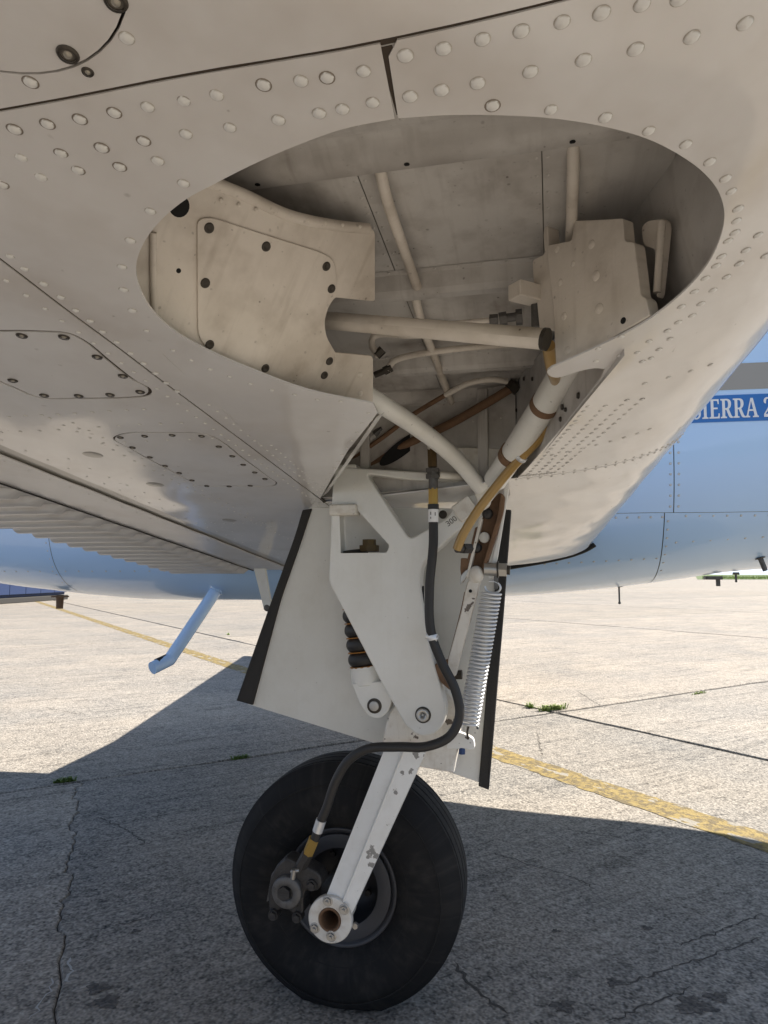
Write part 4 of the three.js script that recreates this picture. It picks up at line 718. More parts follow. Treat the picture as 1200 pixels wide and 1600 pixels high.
{
  const seamY = (d) => (u) => hullTheta(u, 0.914) + d, e = 0.0012;
  const uA = -1.335, uB = 0.685, uC = 0.708;
  part('fuselage_frame', hullSheet(-3.99, 2.09, () => -Math.PI, () => Math.PI, 60, 64, -0.008), M.inside, plane);
  const low = [[-4, uA - e], [uA + e, uB - e], [uB + e, 2.1]], up = [[-4, uA - e], [uA + e, uC - e], [uC + e, 2.1]];
  const sk = [];
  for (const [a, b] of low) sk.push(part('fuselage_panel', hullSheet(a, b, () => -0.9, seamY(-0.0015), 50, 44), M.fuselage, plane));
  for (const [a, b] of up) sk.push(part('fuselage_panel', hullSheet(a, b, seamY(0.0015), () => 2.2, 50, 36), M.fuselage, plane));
  sk[1].userData.label = 'belly panel of the fuselage'; sk[5].userData.label = 'forward side panel with a blue lettered stripe';
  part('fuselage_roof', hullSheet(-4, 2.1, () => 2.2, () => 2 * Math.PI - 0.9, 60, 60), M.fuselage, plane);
  // painted stripes and the name on the side
  const band = (y0, y1, off) => hullSheet(-2.4, 1.75, (u) => hullTheta(u, y0), (u) => hullTheta(u, y1), 110, 8, off);
  const y1 = onHull(1200, 657).y, y2 = onHull(1200, 615).y, y3 = onHull(1200, 607).y, y4 = onHull(1200, 566).y;
  part('blue_stripe', band(y1, y2, 0.0012), M.blue, sk[5]);
  part('grey_stripe', band(y3, y4, 0.0012), M.greyPaint, sk[5]);
  const font = await new FontLoader().loadAsync('fonts/droid/droid_serif_bold.typeface.json');
  const hgt = (y2 - y1) * 0.72, adv = (s) => [...s].reduce((a, c) => a + (font.data.glyphs[c] || font.data.glyphs['n']).ha, 0) / font.data.resolution;
  const uE = onHull(1107, 640).x, u2 = onHull(1192, 636).x, k = (u2 - uE) / (adv('SIERRA ') - adv('SI'));
  const tg = new TextGeometry('SIERRA 200', { font, size: 1, depth: 0.02, curveSegments: 5, bevelEnabled: false });
  const cap = (() => { const g = new TextGeometry('E', { font, size: 1, depth: 0.02, curveSegments: 2, bevelEnabled: false }); g.computeBoundingBox(); return g.boundingBox.max.y; })();
  const p = tg.attributes.position;
  for (let i = 0; i < p.count; i++) { const u = uE + (p.getX(i) - adv('SI')) * k, y = y1 + (y2 - y1 - hgt) / 2 + p.getY(i) / cap * hgt, q = hull(u, hullTheta(u, y), 0.0022 + p.getZ(i) * 0.02); p.setXYZ(i, q.x, q.y, q.z); }
  tg.computeVertexNormals(); part('lettering', tg, M.white, sk[5], 'white serif lettering SIERRA 200');
  // black rubber seal where the wing root meets the belly
  const sealP = [[780, 889], [810, 884], [850, 877], [890, 868], [915, 859], [929, 851]].map(([x, y]) => onHull(x, y));
  part('wing_root_seal', tube(sealP.filter(Boolean).map((q) => q.add(V3(0, 0, 0.004))), 0.007, 40, 10), M.seal, plane, 'black rubber seal along the wing root');
  // things hanging under the belly
  const hang = (name, gs, m, label) => part(name, gs, m, plane, label);
  const bz = (px, py, z) => onZ(px, py, z);
  hang('belly_antenna', merge(lathe([[0, 0.012], [.012, .010], [.016, 0]], 20, bz(967, 912, -1.2), V3(0, -1, 0)), rod(bz(967, 912, -1.2), bz(968, 942, -1.2), .0028), new THREE.SphereGeometry(.0045, 10, 8).translate(...bz(968, 942, -1.2).toArray())), M.dirtySteel, 'thin rod antenna under the belly');
  hang('belly_drain', merge(box(.05, .011, .04, bz(1114, 903, -1.25)), box(.012, .024, .012, bz(1122, 910, -1.25))), M.dirtySteel, 'drain fitting under the nose');
  hang('belly_drain', merge(box(.018, .008, .018, bz(1150, 896, -1.25)), box(.006, .028, .008, bz(1150, 903, -1.25))), M.dirtySteel, 'small vent pin under the nose');
  hang('vent_pipe', merge(rod(bz(1188, 872, -1.0), bz(1196, 892, -1.0), .007), lathe([[0, .004], [.014, .003], [.015, 0]], 18, bz(1188, 871, -1.0), V3(.3, -1, 0))), M.dirtySteel, 'short vent pipe at the right edge');
  hang('drain_stub', merge(rod(bz(94, 930, -1.15), bz(93, 951, -1.15), .014, .0125, 14), box(.05, .006, .04, bz(94, 932, -1.15))), M.rust, 'rusty drain stub under the tail');
  // boarding step
  const sA = onHull(338, 922) || bz(338, 922, -1.0), zS = sA.z, st = bz(264, 1032, zS + 0.10), foot = bz(238, 1044, zS + 0.16);
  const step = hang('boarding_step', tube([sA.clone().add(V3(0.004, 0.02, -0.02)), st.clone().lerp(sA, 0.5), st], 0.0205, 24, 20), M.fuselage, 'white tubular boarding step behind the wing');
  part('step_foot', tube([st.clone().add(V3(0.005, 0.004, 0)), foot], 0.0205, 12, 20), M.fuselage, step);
  part('step_pad', tube([st.clone().lerp(foot, 0.1).add(V3(0, 0.006, 0.002)), st.clone().lerp(foot, 0.7).add(V3(0, 0.006, 0.002))], 0.0175, 8, 20), M.rubber, step);
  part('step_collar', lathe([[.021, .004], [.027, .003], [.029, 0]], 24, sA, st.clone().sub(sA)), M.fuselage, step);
  // flap hinge arm at the inboard end of the flap
  const zH = -0.72; part('flap_arm', plate(atZ(zH), [396, 888, .003, 414, 888, .003, 424, 948, .008, 419, 958, .008, 412, 952, .006], 0.012, { bevel: .002 }), M.leg, plane, 'white flap hinge arm');
  part('arm_bolt', lathe([[0, .004], [.005, .004], [.009, .002], [.0095, 0]], 16, onZ(417, 950, zH), OUT), M.dirtySteel, plane);
  part('flap_bracket', merge(plate(atZ(0.36), [-60, 652, .004, 45, 648, .004, 10, 672, .003, -10, 690, .003, -60, 690, .004], .006, { bevel: .001 })), M.leg, plane, 'white hinge bracket at the left edge');
  part('flap_bracket', sheet([onZ(-60, 640, .40), onZ(44, 648, .36), onZ(20, 640, .30), onZ(-60, 640, .3)], 1), M.wing, plane);
}

// ---------------------------------------------------------------- rivets and screws on the wing
const rivetG = (grimy) => {
  const g = new THREE.LatheGeometry([[0, 0.0018], [0.0019, 0.0015], [0.0030, 0.0008], [0.0036, 0.0002], [0.0037, 0.00008], [grimy ? 0.0043 : 0.0039, 0.00006]].map(([x, y]) => new THREE.Vector2(x, y)), 16), p = g.attributes.position, c = [];
  for (let i = 0; i < p.count; i++) { const r = Math.hypot(p.getX(i), p.getZ(i)), d = r > 0.0036; c.push(...(d ? (grimy ? [0.19, 0.155, 0.12] : [0.36, 0.32, 0.27]) : [0.65, 0.635, 0.61])); }
  g.setAttribute('color', new THREE.Float32BufferAttribute(c, 3)); return g;
};
const rG = [rivetG(false), rivetG(true)];
const rivets = [];                                                   // {s, v, r, grimy}
const addPx = (grimy, scale, ...l) => { for (const [x, y] of pairs(l)) { const q = skinUV(x, y); if (q) rivets.push({ s: q[0] + (rnd() - .5) * .0007, v: q[1] + (rnd() - .5) * .0007, k: scale * (0.95 + 0.1 * rnd()), g: grimy && rnd() < 0.75 }); } };
const addRow = (s0, v0, s1, v1, step, k = 0.62) => { const n = Math.max(1, Math.round(Math.hypot(s1 - s0, v1 - v0) / step)); for (let i = 0; i <= n; i++) rivets.push({ s: s0 + (s1 - s0) * i / n + (rnd() - .5) * .0008, v: v0 + (v1 - v0) * i / n, k, g: false }); };
addPx(true, 1, 23, 201, 74, 193, 125, 186, 178, 176, 231, 168, 288, 160, 339, 150, 413, 134, 470, 127, 510, 120, 568, 110, 33, 247, 95, 240, 159, 230, 225, 220, 435, 188, 4, 289, 64, 278, 122, 267, 186, 260, 246, 251, 48, 128);
addPx(false, 1, 290, 210, 359, 199, 498, 177, 536, 170, 582, 161, 286, 286, 235, 330, 203, 375, 191, 416, 193, 453, 207, 485, 198, 62);
addPx(false, 1.05, 634, 87, 692, 76, 754, 62, 815, 49, 879, 34, 941, 20, 1002, 7, 641, 151, 690, 141, 746, 131, 828, 113, 912, 95, 994, 77, 1080, 58, 1164, 36, 1062, -3);
addPx(true, 1, 770, 166);
addPx(false, 0.95, 861, 172, 945, 185, 1013, 205, 1071, 226, 1109, 252, 1134, 279, 1143, 299, 1153, 327, 1151, 345, 1148, 364, 1137, 377, 1127, 401, 1119, 416, 1102, 436, 1085, 457, 1065, 480, 1034, 484, 1184, 368, 1166, 391, 1155, 413, 1135, 434, 1114, 455, 1095, 476, 1195, 400, 1082, 494, 1060, 504);
addPx(false, 0.85, 971, 526, 935, 546, 931, 565, 969, 556, 996, 551, 1014, 533, 1030, 546, 1017, 560, 1004, 565, 1043, 517, 1047, 529, 1081, 494, 1096, 476, 1135, 434);
addPx(false, 0.9, 15, 401, 39, 421, 69, 444, 95, 464, 119, 484, 141, 501, 161, 518, 183, 535, 204, 552, 224, 568, 243, 583, 260, 598, 277, 611);
addPx(false, 0.7, 229, 516, 270, 548, 298, 564, 328, 578, 358, 589, 391, 600, 425, 609, 460, 616, 496, 624, 532, 627);
addRow(0.012, 0.47, 0.010, 0.02, 0.021, 0.62); addRow(-0.022, 0.74, -0.022, -0.02, 0.022, 0.66); addRow(0.026, 0.32, 0.022, 0.05, 0.018, 0.55);
{ // along the left edge of the leg slot
  const a = slotLeft[1], b = slotLeft[4]; for (let i = 0; i <= 14; i++) rivets.push({ s: a[0] + (b[0] - a[0]) * i / 14 - 0.011, v: a[1] + (b[1] - a[1]) * i / 14, k: 0.62, g: false });
}
{ // rows right of the leg slot, and across to the leading edge
  const a = slotRight[1], b = slotRight[3], n = 22;
  for (let row = 0; row < 4; row++) for (let i = 0; i <= n; i++) { const t = (i + (row % 2) * 0.5) / n, s = a[0] + (b[0] - a[0]) * t + 0.014 + row * 0.013 + row * 0.012 * (1 - t), v = a[1] + (b[1] - a[1]) * t + 0.008; rivets.push({ s, v: Math.max(v, lapV + 0.012), k: 0.72, g: i % 5 === 0 }); }
  const q = [skinUV(1110, 570), skinUV(650 / 2.857 + 780, 342 / 2.857 + 480)]; addRow(q[0][0], q[0][1], q[1][0], q[1][1], 0.03, 0.75);
  const w = [skinUV(1015, 671), skinUV(863, 711)]; addRow(w[0][0], w[0][1], w[1][0], w[1][1], 0.024, 0.75);
  addRow(slotRight.at(-1)[0] + 0.012, lapV - 0.008, SMAX(lapV) - 0.05, lapV - 0.008, 0.019, 0.6); addRow(slotRight.at(-1)[0] + 0.012, lapV + 0.008, SMAX(lapV) - 0.09, lapV + 0.008, 0.019, 0.6);
}
// aft panel: rows between and behind the hatches
addRow(-0.07, 0.47, -0.30, 0.47, 0.022, 0.66); addRow(-0.05, 0.42, -0.31, 0.42, 0.028, 0.66); addRow(-0.04, 0.36, -0.20, 0.36, 0.03, 0.6);
addRow(-0.205, 0.46, -0.205, -0.55, 0.026, 0.6); addRow(-0.187, 0.44, -0.187, -0.2, 0.03, 0.55); addRow(-0.04, 0.80, -0.335, 0.80, 0.03, 0.7); addRow(-0.335, 0.8, -0.335, -0.7, 0.045, 0.5); addRow(-0.30, 0.3, -0.30, -0.6, 0.05, 0.5);
addRow(-0.02, -0.16, -0.34, -0.16, 0.022, 0.55); addRow(-0.02, -0.55, -0.34, -0.55, 0.03, 0.5); addRow(-0.022, -0.05, -0.022, -0.75, 0.03, 0.55); addRow(0.012, -0.02, 0.012, -0.75, 0.03, 0.5);
addRow(-0.41, 0.85, -0.41, -0.8, 0.05, 0.45);
const eyeD = (r) => skinPoint(r.s, r.v).distanceTo(EYE_L) / r.k;
rivets.sort((a, b) => eyeD(a) - eyeD(b));
const small = []; let kept = 0;
for (const r of rivets) {
  const hit = skins.find(([, o, h]) => inPoly([r.s, r.v], o) && !h.some((q) => inPoly([r.s, r.v], q)));
  if (!hit) continue;
  const p = skinPoint(r.s, r.v), n = skinNormal(r.s, r.v), q = new THREE.Quaternion().setFromUnitVectors(V3(0, 1, 0), n);
  const m = new THREE.Matrix4().compose(p, q, V3(r.k, r.k, r.k));
  if (kept < 270 && eyeD(r) < 2.3) { const o = part('rivet', rG[r.g ? 1 : 0], M.rivet, hit[0]); o.applyMatrix4(m); kept++; }
  else small.push(rG[0].clone().applyMatrix4(m));
}
{ // small rivets along the fuselage seams
  const rv = (u, y) => { const th = hullTheta(u, y), p = hull(u, th, 0.0003), e = 0.01, n = hull(u + e, th).sub(hull(u - e, th)).cross(hull(u, th + e).sub(hull(u, th - e))).normalize(); if (n.z < 0 && Math.abs(n.z) > 0.2) n.negate(); else if (Math.abs(n.z) <= 0.2 && n.y > 0) n.negate(); small.push(rG[0].clone().applyMatrix4(new THREE.Matrix4().compose(p, new THREE.Quaternion().setFromUnitVectors(V3(0, 1, 0), n), V3(.85, .85, .85)))); };
  for (let y = 0.76; y < 0.9; y += 0.022) rv(0.695, y); for (let y = 0.93; y < 1.1; y += 0.028) { rv(0.699, y); rv(0.72, y); }
  for (let u = 0.74; u < 1.1; u += 0.035) rv(u, 0.905); for (let u = 0.56; u < 0.69; u += 0.03) rv(u, 0.903);
  for (let u = 0.3; u < 0.69; u += 0.034) rv(u, 0.775 + (u - 0.3) * 0.05); for (let u = 0.72; u < 1.1; u += 0.045) rv(u, 0.835 + (u - 0.7) * 0.06);
  for (let u = -1.9; u < -0.7; u += 0.06) rv(u, 0.76); for (let y = 0.72; y < 0.9; y += 0.028) rv(-1.35, y);
}
tag(part('small_rivets', mergeGeometries(small), M.rivet, plane), null, null, null, 'stuff');
// quarter-turn screws round the hatches and the inspection plate
{
  const scr = merge(lathe([[0.0036, 0.0012], [0.0046, 0.0013], [0.0052, 0.0002]], 20, V3(0, 0, 0), V3(0, 1, 0)), lathe([[0, 0.0003], [0.0037, 0.0006]], 16, V3(0, 0, 0), V3(0, 1, 0)), lathe([[0, 0.0016], [0.0016, 0.0014], [0.0022, 0.0004]], 12, V3(0, 0, 0), V3(0, 1, 0)));
  { const p = scr.attributes.position, c = []; for (let i = 0; i < p.count; i++) c.push(...(Math.hypot(p.getX(i), p.getZ(i)) < 0.0023 ? [0.34, 0.31, 0.26] : [0.06, 0.05, 0.04])); scr.setAttribute('color', new THREE.Float32BufferAttribute(c, 3)); }
  const put = (px, py, par, k = 1) => { const [s, v] = skinUV(px, py), o = part('screw', scr, M.screwTwo, par); o.position.copy(skinPoint(s, v)); o.quaternion.setFromUnitVectors(V3(0, 1, 0), skinNormal(s, v)); o.scale.setScalar(k); };
  put(106, 84, plateRound, 1.05); put(181, 3, plateRound, 1.05); put(137, 112, skins[0][0], 0.6);
  for (const [x, y] of pairs([34, 524, 100, 526, 152, 557, 192, 587, 219, 612, 172, 617, 123, 619, 69, 618, 20, 594])) put(x, y, hatches[0], 1.0);
  for (const [x, y] of pairs([188, 684, 226, 682, 269, 680, 315, 681, 342, 697, 363, 712, 380, 726, 398, 738, 414, 748, 207, 699, 234, 714, 258, 728, 280, 739, 300, 750, 323, 759, 358, 760, 391, 759])) put(x, y, hatches[1], 0.85);
  const dim = lathe([[0, 0.0006], [0.013, 0.0006], [0.0145, 0]], 28, V3(0, 0, 0), V3(0, 1, 0));
  for (const [x, y] of pairs([145, 711, 242, 757, 358, 813])) { const [s, v] = skinUV(x, y), o = part('drain_cover', dim, M.greyPaint, skins.at(-3)[0]); o.position.copy(skinPoint(s, v)); o.quaternion.setFromUnitVectors(V3(0, 1, 0), skinNormal(s, v)); }
}
// ---------------------------------------------------------------- ground: concrete apron of separate slabs
const A1 = V3(0.535, 0, 0.845).normalize(), B1 = V3(0.845, 0, -0.535).normalize();   // across the B joints, along them
const ab = (p) => [p.dot(A1), p.dot(B1)];
const fromAB = (a, b, y = 0) => A1.clone().multiplyScalar(a).addScaledVector(B1, b).setY(y);
const TILE = 2.5;
const cN1 = fbm(6, 6, 7, 101), cN2 = fbm(90, 90, 4, 131), cStreak = fbm(5, 210, 3, 151), cStreak2 = fbm(9, 60, 4, 171), cPit = spots(8000, 71, 0.0006, 0.0026), cStain = spots(60, 83, 0.004, 0.02);
const hi = vnoise(700, 700, 191), hi2 = vnoise(400, 400, 197);
const concreteHeight = (u, v) => 0.40 * cN2(u, v) + 0.34 * hi(u, v) + 0.2 * hi2(u, v) + 0.5 * (cStreak(u, v) - 0.5) + 0.35 * (cStreak2(u, v) - 0.5) - 0.5 * cPit(u, v);
const tConc = texture(2048, TILE, (u, v) => {
  const a = cN1(u, v), b = cN2(u, v), st = cStreak(u, v), s2 = cStreak2(u, v), g = hi(u, v), g2 = hi2(u, v);
  let k = 0.88 + 0.34 * (a - 0.5) + 0.34 * (b - 0.5) + 0.48 * (st - 0.5) + 0.30 * (s2 - 0.5) + 0.85 * (g - 0.5) + 0.62 * (g2 - 0.5);
  const dk = clamp((0.40 - b * 0.5 - s2 * 0.5) * 6); k *= 1 - 0.22 * dk; k *= 1 - 0.3 * clamp((st - 0.62) * 9) * clamp((s2 - 0.42) * 5);
  k *= 1 - 0.55 * cPit(u, v) ; k *= 1 - 0.22 * cStain(u, v);
  const warm = 0.02 * (a - 0.5);
  return [0.297 * k + warm, 0.267 * k, 0.229 * k - warm];
});
const tConcB = texture(2048, TILE, (u, v) => 0.55 + 0.7 * (concreteHeight(u, v) - 0.45), false);
const MC = phys({ map: tConc, bumpMap: tConcB, bumpScale: 0.006, roughness: 0.92 });
const MCs = [[1, 1, 1], [0.93, 0.935, 0.94], [1.05, 1.04, 1.03], [0.97, 0.96, 0.94]].map((c) => { const m = MC.clone(); m.color.setRGB(...c); return m; });
const MS = phys({ color: lin(0.05, 0.046, 0.04), roughness: 1 });
const tYel = texture(1024, 1.3, (u, v) => { const w = fbmY(u, v), p = cN2(u, v); return w > 0.68 ? [0.26, 0.235, 0.195] : mixc([0.27, 0.195, 0.06], [0.12, 0.09, 0.04], clamp((p - 0.38) * 3.6 + (hi(u, v) - .5))); });
function fbmY(u, v) { return (fbmY.f ||= fbm(14, 40, 5, 211))(u, v); }
const MY = phys({ map: tYel, bumpMap: tConcB, bumpScale: 0.004, roughness: 0.85 });

const field = tag(part('grass_field', (() => { const g = new THREE.PlaneGeometry(3000, 3000, 1, 1); g.rotateX(-Math.PI / 2); g.translate(0, -0.05, 0); return g; })(), phys({ color: lin(0.09, 0.13, 0.045), roughness: 1 }), scene), 'flat green grass beyond the concrete apron', null, null, 'structure');
{ const g = new THREE.BufferGeometry(); g.setAttribute('position', new THREE.Float32BufferAttribute([43, 0.02, -97, 500, 0.02, -97, 500, 0.02, -600, 43, 0.02, -97, 500, 0.02, -600, 264, 0.02, -600], 3)); g.computeVertexNormals(); part('grass_verge', g, field.material, field); }
const apron = new THREE.Group(); apron.name = 'apron'; scene.add(apron);
tag(apron, 'worn concrete apron of large slabs with open joints', null, null, 'structure');
{
  const quad = (a0, a1, b0, b1, y) => { const g = sheet([fromAB(a0, b0, y), fromAB(a1, b0, y), fromAB(a1, b1, y), fromAB(a0, b1, y)], 1), uv = g.attributes.uv; return g; };
  part('joint_bed', quad(-2.811 - 6 * 5.4, 7.9, -40, 35, -0.007), MS, apron);
  part('far_concrete', quad(-420, -2.811 - 6 * 5.4, -420, 420, -0.001), MC, apron); part('far_concrete', quad(-2.811 - 6 * 5.4, 8, -70, -40.4, -0.001), MC, apron); part('far_concrete', quad(-2.811 - 6 * 5.4, 8, 35.3, 420, -0.001), MC, apron);
}
const SA = 5.4, a0 = -2.811, b0 = 2.875, SB = 5.4;
const jag = (p, q, amp, n, s) => { const r = []; for (let i = 0; i < n; i++) { const t = i / n, d = [q[0] - p[0], q[1] - p[1]], l = Math.hypot(...d), o = i ? amp * (Math.sin(i * 12.9898 + s * 78.2) * 43758.5453 % 1) : 0; r.push([p[0] + d[0] * t - d[1] / l * o, p[1] + d[1] * t + d[0] / l * o]); } return r; };
function slab(loop, label) {
  const sh = new THREE.Shape(loop.map(([a, b]) => new THREE.Vector2(a, b)));
  const g = new THREE.ExtrudeGeometry(sh, { depth: 0.02, bevelEnabled: true, bevelThickness: 0.004, bevelSize: 0.004, bevelOffset: -0.004, bevelSegments: 1 });
  const p = g.attributes.position, uv = g.attributes.uv;
  const ro = rnd() * 3, rp = rnd() * 3;
  for (let i = 0; i < p.count; i++) { const a = p.getX(i), b = p.getY(i), z = p.getZ(i), q = fromAB(a, b, z - 0.024); p.setXYZ(i, q.x, q.y, q.z); uv.setXY(i, b + ro, a + rp); }
  g.computeVertexNormals();
  return part('concrete_slab', g, MCs[Math.floor(rnd() * 4)], apron, label);
}
const crackTop = [a0 + 0.006, ab(onGround(124, 1224))[1]], crackBot = (() => { const p = ab(onGround(92, 1500)); return p; })();
for (let i = -6; i <= 1; i++) for (let j = -7; j <= 6; j++) {
  const al = a0 + i * SA, ah = al + SA, bh = b0 + j * SB, bl = bh - SB, e = 0.016, near = i >= -1 && i <= 0 && j >= -1 && j <= 1;
  const n = near ? 40 : 1, am = near ? 0.009 : 0;
  const c = [[al + e, bl + e], [ah - e, bl + e], [ah - e, bh - e], [al + e, bh - e]];
  if (i === 0 && j === 0) { // the slab under the wheel is cracked across
    const dir = [crackBot[0] - crackTop[0], crackBot[1] - crackTop[1]], end = [ah - e, crackTop[1] + dir[1] * (ah - e - crackTop[0]) / dir[0]];
    const crack = [crackTop, crackBot, end]; const path = [...jag(crack[0], crack[1], 0.014, 60, 3), ...jag(crack[1], crack[2], 0.02, 50, 5), crack[2]];
    slab([...path.map(([a, b]) => [a, b + 0.0012]).reverse(), ...jag([crackTop[0], crackTop[1] + .0012], c[3], 0.005, 40, 9), ...jag(c[3], c[2], 0.005, 40, 4), c[2]], 'slab under the wheel');
    slab([...jag(c[0], c[1], 0.005, 30, 2), c[1], ...path.map(([a, b]) => [a, b - 0.0009]).reverse()], 'slab left of the crack');
    continue;
  }
  const loop = []; for (let k = 0; k < 4; k++) loop.push(...jag(c[k], c[(k + 1) % 4], am, n, i * 3 + j + k));
  slab(loop);
}
{ // dirt-filled cracks and old stains on the slabs
  const dirt = phys({ color: lin(0.075, 0.066, 0.056), roughness: 1 }), pale = phys({ color: lin(0.42, 0.41, 0.39), roughness: 1 }), oil = phys({ map: tConc, color: lin(0.42, 0.40, 0.39), roughness: 0.8, bumpMap: tConcB, bumpScale: 0.006 });
  const crack = (w, m, ...l) => {
    const base = pairs(l).map(([x, y]) => onGround(x, y)), pts = [];
    for (let i = 0; i < base.length - 1; i++) { const n = Math.max(2, Math.ceil(base[i].distanceTo(base[i + 1]) / 0.012)); for (let k = 0; k < n; k++) pts.push(base[i].clone().lerp(base[i + 1], k / n).add(V3((rnd() - .5) * .012, 0, (rnd() - .5) * .012))); }
    const pos = [], idx = []; pts.forEach((p, i) => { const q = pts[Math.min(i + 1, pts.length - 1)], o = pts[Math.max(i - 1, 0)], d = q.clone().sub(o).normalize(), s = V3(-d.z, 0, d.x), t = i / (pts.length - 1), ww = w * (0.25 + rnd() * 0.9) * Math.min(1, 8 * t, 8 * (1 - t)); for (const k of [-1, 1]) { const c = p.clone().addScaledVector(s, k * ww); pos.push(c.x, 0.0008, c.z); } if (i) { const a = i * 2 - 2; idx.push(a, a + 1, a + 2, a + 1, a + 3, a + 2); } });
    const g = new THREE.BufferGeometry(); g.setAttribute('position', new THREE.Float32BufferAttribute(pos, 3)); g.setIndex(idx); g.computeVertexNormals(); return part('crack', g, m, apron);
  };
  crack(0.004, dirt, 706, 1500, 736, 1540, 770, 1568, 812, 1590); crack(0.003, dirt, 150, 1276, 190, 1292, 215, 1308, 232, 1322); crack(0.0022, dirt, 180, 1446, 235, 1434, 252, 1424); crack(0.0022, dirt, 838, 1140, 848, 1185); crack(0.003, dirt, 902, 1080, 925, 1095, 948, 1108);
  crack(0.0022, dirt, 760, 1330, 900, 1372, 940, 1395); crack(0.002, dirt, 880, 1296, 980, 1310); crack(0.0018, pale, 82, 1526, 78, 1550, 58, 1580, 46, 1600); crack(0.0035, pale, 108, 1498, 112, 1520, 104, 1542); crack(0.0025, dirt, 1060, 1480, 1200, 1425); crack(0.0022, dirt, 960, 1545, 1200, 1462); crack(0.002, dirt, 940, 1600, 1090, 1540);
  crack(0.002, dirt, 70, 1105, 130, 1118); crack(0.006, dirt, 845, 985, 960, 975, 1080, 982); crack(0.006, dirt, 880, 1002, 1010, 995); crack(0.008, dirt, 1000, 950, 1090, 942);
  const stain = (px, py, r) => { const c = onGround(px, py), sh = new THREE.Shape(), n = 34, ph = rnd() * 6; for (let i = 0; i < n; i++) { const a = i / n * 6.283, q = r * (0.7 + 0.2 * Math.sin(3 * a + ph) + 0.13 * Math.sin(7 * a + 2 * ph) + 0.18 * (rnd() - .5)); sh[i ? 'lineTo' : 'moveTo'](q * Math.cos(a) * 1.3, q * Math.sin(a)); } const g = new THREE.ShapeGeometry(sh); g.rotateX(-Math.PI / 2); g.translate(c.x, 0.0011, c.z); part('stain', g, oil, apron); };
  stain(880, 1572, 0.022); stain(1085, 1572, 0.034); stain(1120, 1558, 0.02); stain(152, 1545, 0.022); stain(166, 1566, 0.026); stain(1010, 1450, 0.012); stain(868, 1455, 0.009); stain(212, 1455, 0.010); stain(960, 1535, 0.016);
}
{ // faded yellow guide line
  const p = onGround(94, 952), q = onGround(1200, 1317), d = q.clone().sub(p).normalize(), nn = V3(-d.z, 0, d.x), far = p.clone().addScaledVector(d, -14), nr = q.clone().addScaledVector(d, 6), L = far.distanceTo(nr), w = 0.068, N = Math.round(L / 0.03), pos = [], uv = [], idx = [];
  for (let i = 0; i <= N; i++) { const c = far.clone().addScaledVector(d, i * L / N), r = [(rnd() - .5) * 0.012, (rnd() - .5) * 0.012]; for (const s of [-1, 1]) { const k = c.clone().addScaledVector(nn, s * (w + r[s > 0 ? 1 : 0])); pos.push(k.x, 0.0014, k.z); uv.push(i * L / N, s * w); } }
  for (let i = 0; i < N; i++) { const a = i * 2; idx.push(a, a + 1, a + 2, a + 1, a + 3, a + 2); }
  const g = new THREE.BufferGeometry(); g.setAttribute('position', new THREE.Float32BufferAttribute(pos, 3)); g.setAttribute('uv', new THREE.Float32BufferAttribute(uv, 2)); g.setIndex(idx); g.computeVertexNormals();
  tag(part('guide_line', g, MY, scene), 'worn yellow guide line painted across the concrete', null, null, 'structure');
}
// weeds in the joints
const MW = [lin(0.16, 0.24, 0.035), lin(0.11, 0.17, 0.03), lin(0.20, 0.26, 0.06)].map((c) => phys({ color: c, roughness: 0.7, transmission: 0 }));
function weed(px, py, len, n, dirPx, label, h, m) {
  const c = onGround(px, py), along = onGround(...dirPx).sub(c).normalize(), g = [];
  for (let i = 0; i < n; i++) {
    const o = c.clone().addScaledVector(along, (rnd() - .5) * len * (0.4 + 0.6 * rnd())).add(V3((rnd() - .5) * .012, -0.004, (rnd() - .5) * .012)), a = rnd() * 6.283, l = h * (0.45 + 0.9 * rnd()), w = 0.0016 + 0.002 * rnd(), lean = 0.3 + 0.9 * rnd(), d = V3(Math.cos(a), 0, Math.sin(a)), s = V3(-d.z, 0, d.x).multiplyScalar(w);
    const b = o.clone().addScaledVector(d, l * lean * .35).add(V3(0, l * .62, 0)), t = o.clone().addScaledVector(d, l * lean).add(V3(0, l * (.95 - .35 * lean), 0));
    const gg = new THREE.BufferGeometry(); gg.setAttribute('position', new THREE.Float32BufferAttribute([o.clone().sub(s), o.clone().add(s), b.clone().add(s), o.clone().sub(s), b.clone().add(s), b.clone().sub(s), b.clone().sub(s), b.clone().add(s), t].flatMap((v) => v.toArray()), 3)); gg.computeVertexNormals(); g.push(gg);
  }
  return tag(part('weed_tuft', mergeGeometries(g), MW[m], scene), label, 'weed');
}
weed(100, 1222, 0.10, 130, [160, 1216], 'green weed tuft at the shadow corner left of the wheel', 0.022, 1);
weed(375, 1185, 0.09, 90, [420, 1178], 'green weed tuft in the shaded joint behind the tyre', 0.02, 1);
weed(862, 1110, 0.20, 220, [930, 1103], 'brightest yellow-green weed clump at the crossing of two joints', 0.04, 2);
weed(828, 1106, 0.07, 60, [860, 1113], 'small weed clump just left of the brightest weed clump', 0.035, 0);
weed(1093, 1084, 0.16, 60, [1150, 1076], 'low weeds in the sunlit joint at the far right', 0.022, 2);
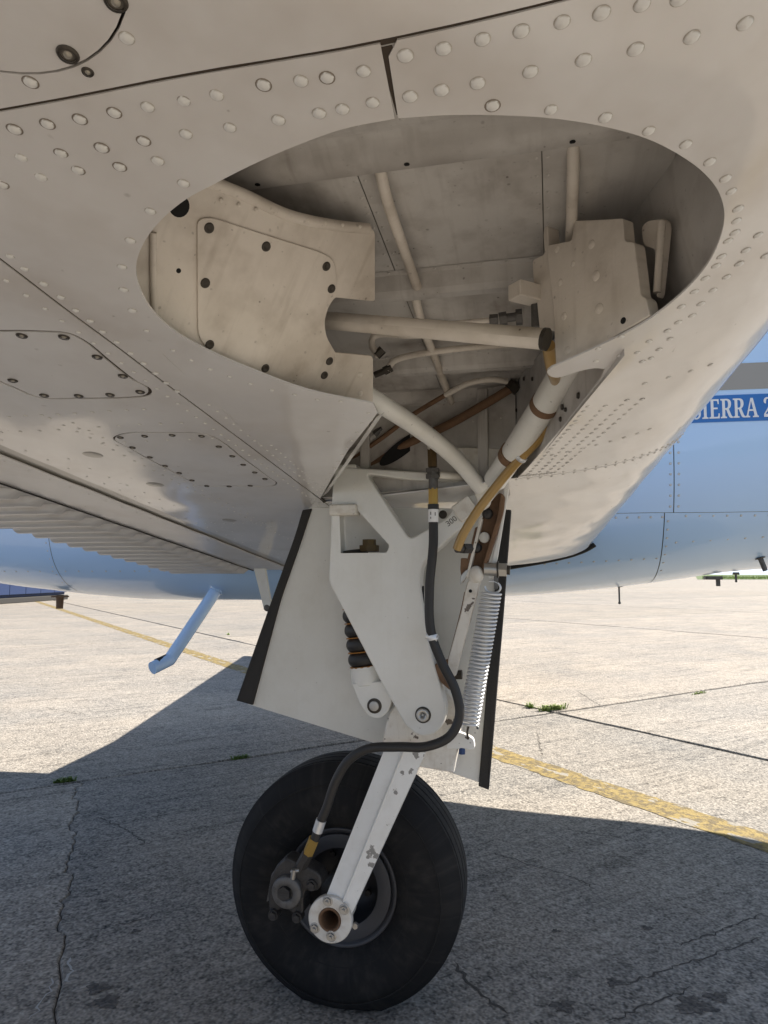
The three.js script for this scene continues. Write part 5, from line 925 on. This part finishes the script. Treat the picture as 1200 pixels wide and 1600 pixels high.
weed(357, 992, 0.12, 30, [380, 998], 'tiny weed in the distant joint left of the gear door', 0.03, 0);
{ // short blades at the far edge of the apron
  const MB = phys({ color: lin(0.13, 0.19, 0.045), roughness: 1 }); const gs = [];
  const one = new THREE.ConeGeometry(0.03, 0.3, 3).translate(0, 0.1, 0);
  const im = new THREE.InstancedMesh(one, MB, 9000); im.name = 'long_grass'; const m = new THREE.Matrix4();
  for (let i = 0; i < 9000; i++) { const z = -98 - rnd() * 60, x = -z * 0.45 + rnd() * 60; m.compose(V3(x, -0.05, z), new THREE.Quaternion().setFromEuler(new THREE.Euler((rnd() - .5) * .7, rnd() * 6, (rnd() - .5) * .7)), V3(1, 0.5 + rnd() * 1.2, 1).multiplyScalar(0.8 + rnd())); im.setMatrixAt(i, m); }
  tag(im, 'strip of green grass at the far edge of the apron', null, null, 'stuff'); scene.add(im);
}
{ // low blue building far to the left
  const bl = new THREE.Group(); bl.name = 'blue_shed'; const p = onGround(0, 944), q = onGround(97, 937); bl.position.copy(p.clone().lerp(q, 0.5)); scene.add(bl);
  tag(bl, 'low dark blue building far off at the left edge', 'building');
  const d = q.clone().sub(p).normalize(); bl.rotation.y = Math.atan2(-d.z, d.x);
  const mb = phys({ color: lin(0.005, 0.02, 0.075), roughness: 0.6 });
  const L = 9, back = 0.8;
  for (let i = 0; i < 12; i++) part('wall_panel', new RoundedBoxGeometry(L / 12 - 0.015, 2.2, 0.06, 1, 0.01).translate(1.8 - L + L / 12 * (i + 0.5), 1.32, 0), mb, bl);
  part('wall', new THREE.BoxGeometry(L - 0.05, 2.3, 4).translate(1.8 - L / 2, 1.3, -2.05), mb, bl);
  part('plinth', new RoundedBoxGeometry(L + 0.02, 0.14, 4.1, 1, 0.02).translate(1.8 - L / 2, 0.07, -2.0), M.seal, bl);
  part('roof', new RoundedBoxGeometry(L + 0.5, 0.12, 4.8, 1, 0.03).translate(1.8 - L / 2, 2.52, -2.05), M.greyPaint, bl);
}
renderer.render(scene, camera);
